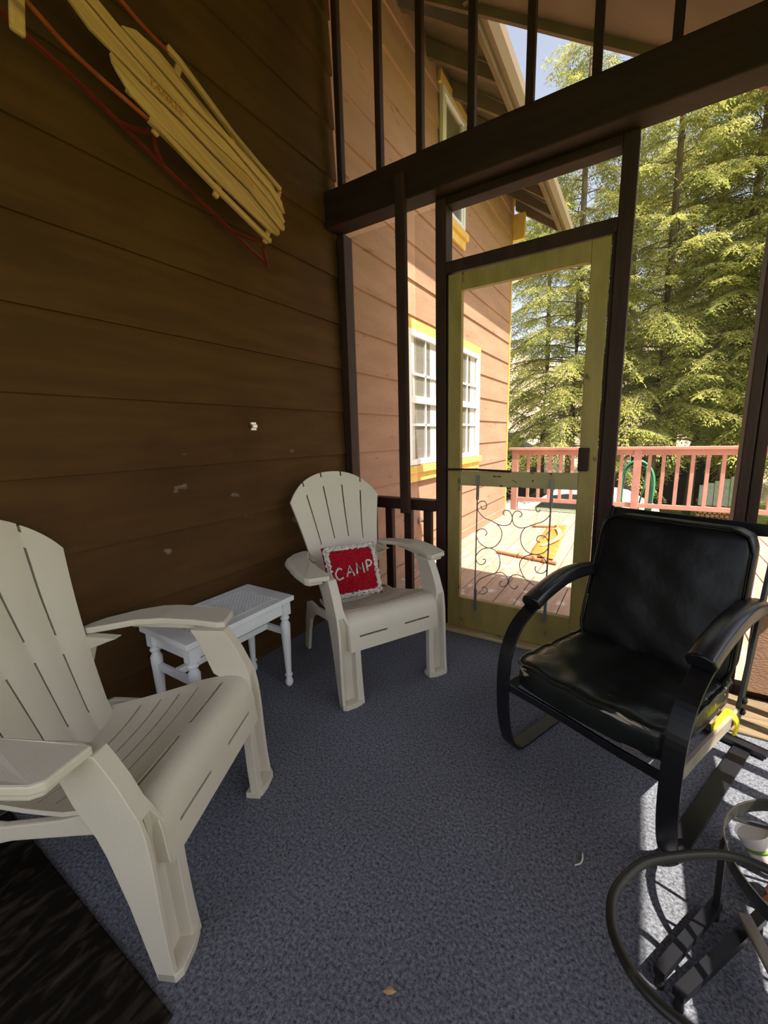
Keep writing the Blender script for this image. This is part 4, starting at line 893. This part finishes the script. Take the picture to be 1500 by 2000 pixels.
# ------------------------------------------------------------------ trees
def hemlock(seed, H, trunk_r, nb, Lmax, zmin=1.2):
    r = np.random.default_rng(seed)
    V = []; 
    br = MB()
    quads = []
    def sprays(base, direc, nrm, length, width):
        quads.append((base, direc, nrm, length, width))
    tw_p = []; tw_d = []; tw_l = []; tw_w = []
    for b in range(nb):
        f = (b + r.random()) / nb
        z = zmin + (H - zmin - 0.3) * f ** 1.05
        L = Lmax * (1 - f) ** 0.75 * (0.40 + 0.80 * r.random()) * (0.55 + 0.45 * min(1, (z - zmin) / 1.5 + 0.35)) + 0.25
        az = b * 2.399 + r.normal() * 0.6
        rise = 0.12 + 0.30 * f + r.normal() * 0.22
        d = np.array([math.cos(az), math.sin(az), 0.0]); sd_ = np.array([-math.sin(az), math.cos(az), 0.0])
        n = 7; pts = []
        for k in range(n):
            t = k / (n - 1)
            pts.append(np.array([0, 0, z]) + d * (L * t) + np.array([0, 0, 1.0]) * (L * (rise * t - 0.42 * t * t)) + sd_ * (0.05 * L * math.sin(3 * t + b)))
        if L > 0.5: br.tube([tuple(p) for p in pts], max(0.008, 0.022 * L / Lmax * 1.2), 4, scale=[1.0 - 0.85 * k / (n - 1) for k in range(n)])
        m = max(5, int(L / 0.085))
        for k in range(m):
            t = 0.18 + 0.82 * (k + r.random()) / m
            i = min(n - 2, int(t * (n - 1))); ff = t * (n - 1) - i
            p = pts[i] * (1 - ff) + pts[i + 1] * ff; tg = pts[i + 1] - pts[i]; tg = tg / np.linalg.norm(tg)
            for sg in (-1, 1):
                l2 = (0.16 + 0.60 * (1 - t) ** 0.8 * min(1, L / 2.0)) * (0.6 + 0.7 * r.random())
                dd = tg * (0.55 + 0.3 * r.random()) + sd_ * sg * (0.75 + 0.3 * r.random()) + np.array([0, 0, 0.10 - 0.75 * r.random()])
                dd = dd / np.linalg.norm(dd)
                ns = max(2, int(l2 / 0.075))
                for q in range(ns):
                    s0 = (q + 0.2) / ns
                    bp = p + dd * (l2 * s0) + np.array([0, 0, -0.45 * l2 * s0 * s0])
                    perp = np.cross(dd, [0, 0, 1.0]); perp /= (np.linalg.norm(perp) + 1e-6)
                    for s2 in (-1, 1):
                        d3 = dd * 0.75 + perp * s2 * (0.5 + 0.25 * r.random()) + np.array([0, 0, -0.30 + 0.30 * r.normal()])
                        tw_p.append(bp); tw_d.append(d3 / np.linalg.norm(d3)); tw_l.append(0.065 + 0.085 * r.random()); tw_w.append(0.010 + 0.009 * r.random())
    Pn = np.array(tw_p); D = np.array(tw_d); Ln = np.array(tw_l)[:, None]; Wn = np.array(tw_w)[:, None]
    up = np.array([0, 0, 1.0]) + 0.35 * r.normal(size=Pn.shape)
    Sx = np.cross(D, up); Sx /= (np.linalg.norm(Sx, axis=1)[:, None] + 1e-6)
    A = Pn; B_ = Pn + D * Ln * 0.45 + Sx * Wn; Cc = Pn + D * Ln; Dd = Pn + D * Ln * 0.45 - Sx * Wn
    n = len(Pn); VV = np.stack([A, B_, Cc, Dd], 1).reshape(-1, 3).astype(np.float32)
    me = bpy.data.meshes.new('foliage'); me.vertices.add(4 * n); me.vertices.foreach_set('co', VV.ravel())
    me.loops.add(4 * n); me.loops.foreach_set('vertex_index', np.arange(4 * n, dtype=np.int32))
    me.polygons.add(n); me.polygons.foreach_set('loop_start', np.arange(0, 4 * n, 4, dtype=np.int32))
    me.update(calc_edges=True); me.materials.append(M['needles'])
    t = empty('hemlock_tree')
    o = bpy.data.objects.new('foliage', me); C.objects.link(o); o.parent = t
    tr = MB().tube([(0, 0, -0.1), (0.02, 0.01, H * 0.15), (0.05, -0.03, H * 0.4), (0.0, 0.03, H * 0.7), (0, 0, H)], trunk_r, 10, scale=[1.25, 0.95, 0.75, 0.45, 0.08])
    obj('trunk', tr, M['bark'], t, smooth=True)
    obj('branches', br, M['bark'], t)
    return t
protos = [hemlock(1, 17.0, 0.15, 190, 3.5, 2.4), hemlock(2, 19.0, 0.14, 205, 3.2, 2.9), hemlock(3, 13.0, 0.11, 165, 2.8, 2.2)]
spots = [ # x, y, prototype, rot, scale, label
    (-0.35, 13.0, 0, 0.3, 1.0, 'dark-trunked hemlock tree centred in the screen door opening'),
    (2.05, 13.6, 1, 1.9, 1.0, 'hemlock tree rising just right of the screen door post'),
    (3.25, 15.2, 2, 0.7, 1.15, 'hemlock tree behind the dark shed'),
    (3.95, 14.2, 1, 3.0, 0.95, 'hemlock tree beside the grey-boarded firewood stack'),
    (4.75, 15.6, 0, 4.4, 1.05, 'tall hemlock tree behind the firewood stack'),
    (5.15, 13.4, 2, 2.2, 1.2, 'hemlock tree seen beside the right-hand porch post'),
    (6.4, 15.0, 1, 5.0, 1.0, 'hemlock tree at the far right beyond the porch post'),
    (-2.1, 17.5, 2, 1.2, 1.2, 'hemlock tree standing behind the house corner'),
    (0.9, 18.5, 2, 5.5, 1.35, 'distant hemlock tree between the two nearest trunks'),
    (2.9, 20.0, 0, 2.7, 1.15, 'tall distant hemlock tree on the foot of the slope'),
    (7.6, 18.0, 0, 0.9, 1.1, 'distant hemlock tree at the right edge of the view'),
]
for k, (x, y, pk, rz, sc_, lab) in enumerate(spots):
    o = protos[pk] if not protos[pk].get('label') else copy_tree(protos[pk])
    o.location = (x, y, -1.8 + max(0, y - 19) * 0.34); o.rotation_euler = (0, 0, rz); o.scale = (sc_, sc_, sc_)
    tag(o, lab, 'tree', 'hemlock trees beyond the deck')

# ------------------------------------------------------------------ yard: car, shed, woodpile
car = empty('car', (0.15, 10.2, -1.8)); tag(car, 'white car parked on the ground below the deck railing', 'car')
prof = [(-2.1, 0.35), (-2.1, 0.75), (-1.95, 0.88), (-1.10, 0.95), (-0.85, 1.10), (-0.45, 1.38), (0.0, 1.46), (0.75, 1.46), (1.35, 1.36), (1.95, 1.02), (2.10, 0.95), (2.12, 0.45), (2.05, 0.35)]
obj('body', MB().prism(prof, 1, -0.85, 0.85), M['carpaint'], car, bevel=0.08, seg=4, smooth=True, auto=50)
for s in (-1, 1):
    obj('side_window', MB().prism([(-0.80, 0.98), (-0.42, 1.32), (0.0, 1.39), (0.36, 1.38), (0.36, 0.98)], 1, s * 0.852, s * 0.862), M['carglass'], car)
    for x in (-1.35, 1.35):
        o = obj('wheel', MB().lathe([(0.0, -0.1), (0.28, -0.1), (0.33, -0.07), (0.33, 0.07), (0.28, 0.1), (0.0, 0.1)], (0, 0, 0), 24), M['tyre'], car, smooth=True, auto=40)
        o.rotation_euler = (PI / 2, 0, 0); o.location = (x, s * 0.80, 0.33)
obj('windscreen', MB().bar([(-0.86, 0, 1.10), (-0.44, 0, 1.385)], 1.45, 0.02, up=(0, 0, 1)), M['carglass'], car)
sh = empty('shed', (3.0, 18.0, -1.8)); tag(sh, 'low dark brown shed in the shade of the trees', 'shed')
obj('walls', MB().box((-1.45, -0.6, 0.0), (1.75, 0.8, 1.5)), M['shed'], sh); obj('roof', MB().prism([(-0.8, 1.48), (1.0, 1.48), (0.1, 1.9)], 0, -1.6, 1.9), M['shed'], sh)
obj('door', MB().box((0.2, -0.63, 0.02), (0.9, -0.60, 1.0)), M['beam'], sh)
cot = empty('cabin', (-3.9, 17.0, -1.8)); tag(cot, 'distant cabin with a sloping grey roof at the house corner', 'cabin')
obj('walls', MB().box((-1.6, 0, 0), (1.2, 2.5, 2.0)), M['shed'], cot); obj('roof', MB().prism([(-2.0, 3.9), (1.55, 1.85), (1.55, 2.0), (-2.0, 4.05)], 1, -0.3, 2.8), M['tin'], cot)
obj('gable', MB().prism([(-1.6, 2.0), (1.2, 2.0), (-1.6, 3.62)], 1, 0.0, 0.1), M['shed'], cot)
rnd = random.Random(21); first = None
for j in range(7):
    for i in range(9 - (j > 4)):
        x = 3.40 + 0.118 * i + (0.055 if j % 2 else 0); z = -1.70 + 0.105 * j; r_ = rnd.uniform(0.046, 0.056)
        if first is None:
            o = first = obj('firewood_log', MB().tube([(0, -0.22, 0), (0, 0.22, 0)], 0.055, 8), M['log'])
        else:
            o = first.copy(); C.objects.link(o)
        o.location = (x, 13.9 + rnd.uniform(-0.04, 0.04), z); o.rotation_euler = (0, rnd.uniform(0, 3), 0)
        tag(o, 'split firewood log with an orange end in the grey-boarded stack', 'log', 'logs in the firewood stack')
for k in range(5):
    o = obj('cover_board', MB().box((0, 0, 0), (0.17, 0.03, 0.62 + 0.07 * k)), M['tin']); o.location = (3.36 + 0.185 * k, 13.58, -1.15); o.rotation_euler = (-0.12, 0, 0)
    tag(o, 'weathered grey board leaning on the firewood stack, ' + ['shortest, at its left end', 'second from its left end', 'in the middle', 'second from its tall end', 'tallest, at its right end'][k], 'board', 'boards on the firewood stack')

# details that belong to a part hang under that part
def under(child, part):
    child.parent = part; child.matrix_parent_inverse = Matrix.Identity(4)
kids = {}
for o in list(bc.children): kids.setdefault(o.name.split('.')[0], []).append(o)
under(kids['piping'][0], kids['seat_cushion'][0]); under(kids['back_piping'][0], kids['back_cushion'][0])
for b_ in kids['bolt']: under(b_, min(kids['back_post'], key=lambda p_: abs(p_.data.vertices[0].co.x - b_.location.x)))
cu_ = [o for o in pw.children if o.name.startswith('cushion')][0]
for o in list(pw.children):
    if o is not cu_: under(o, cu_)
for t_ in [o for o in C.objects if o.name.startswith('hemlock_tree')]:
    tr_ = [o for o in t_.children if o.name.startswith('trunk')][0]
    for o in list(t_.children):
        if o.name.startswith('branches'): under(o, tr_)
sl_ = [o for o in sd.children if o.name.startswith('slat')]
for o in list(sd.children):
    if o.name.startswith('lettering'): o.parent = sl_[1]; o.matrix_parent_inverse = Matrix.Translation((-0.2, 1.1, -2.3)) @ Matrix.Translation((0.2, -1.1, 2.3))
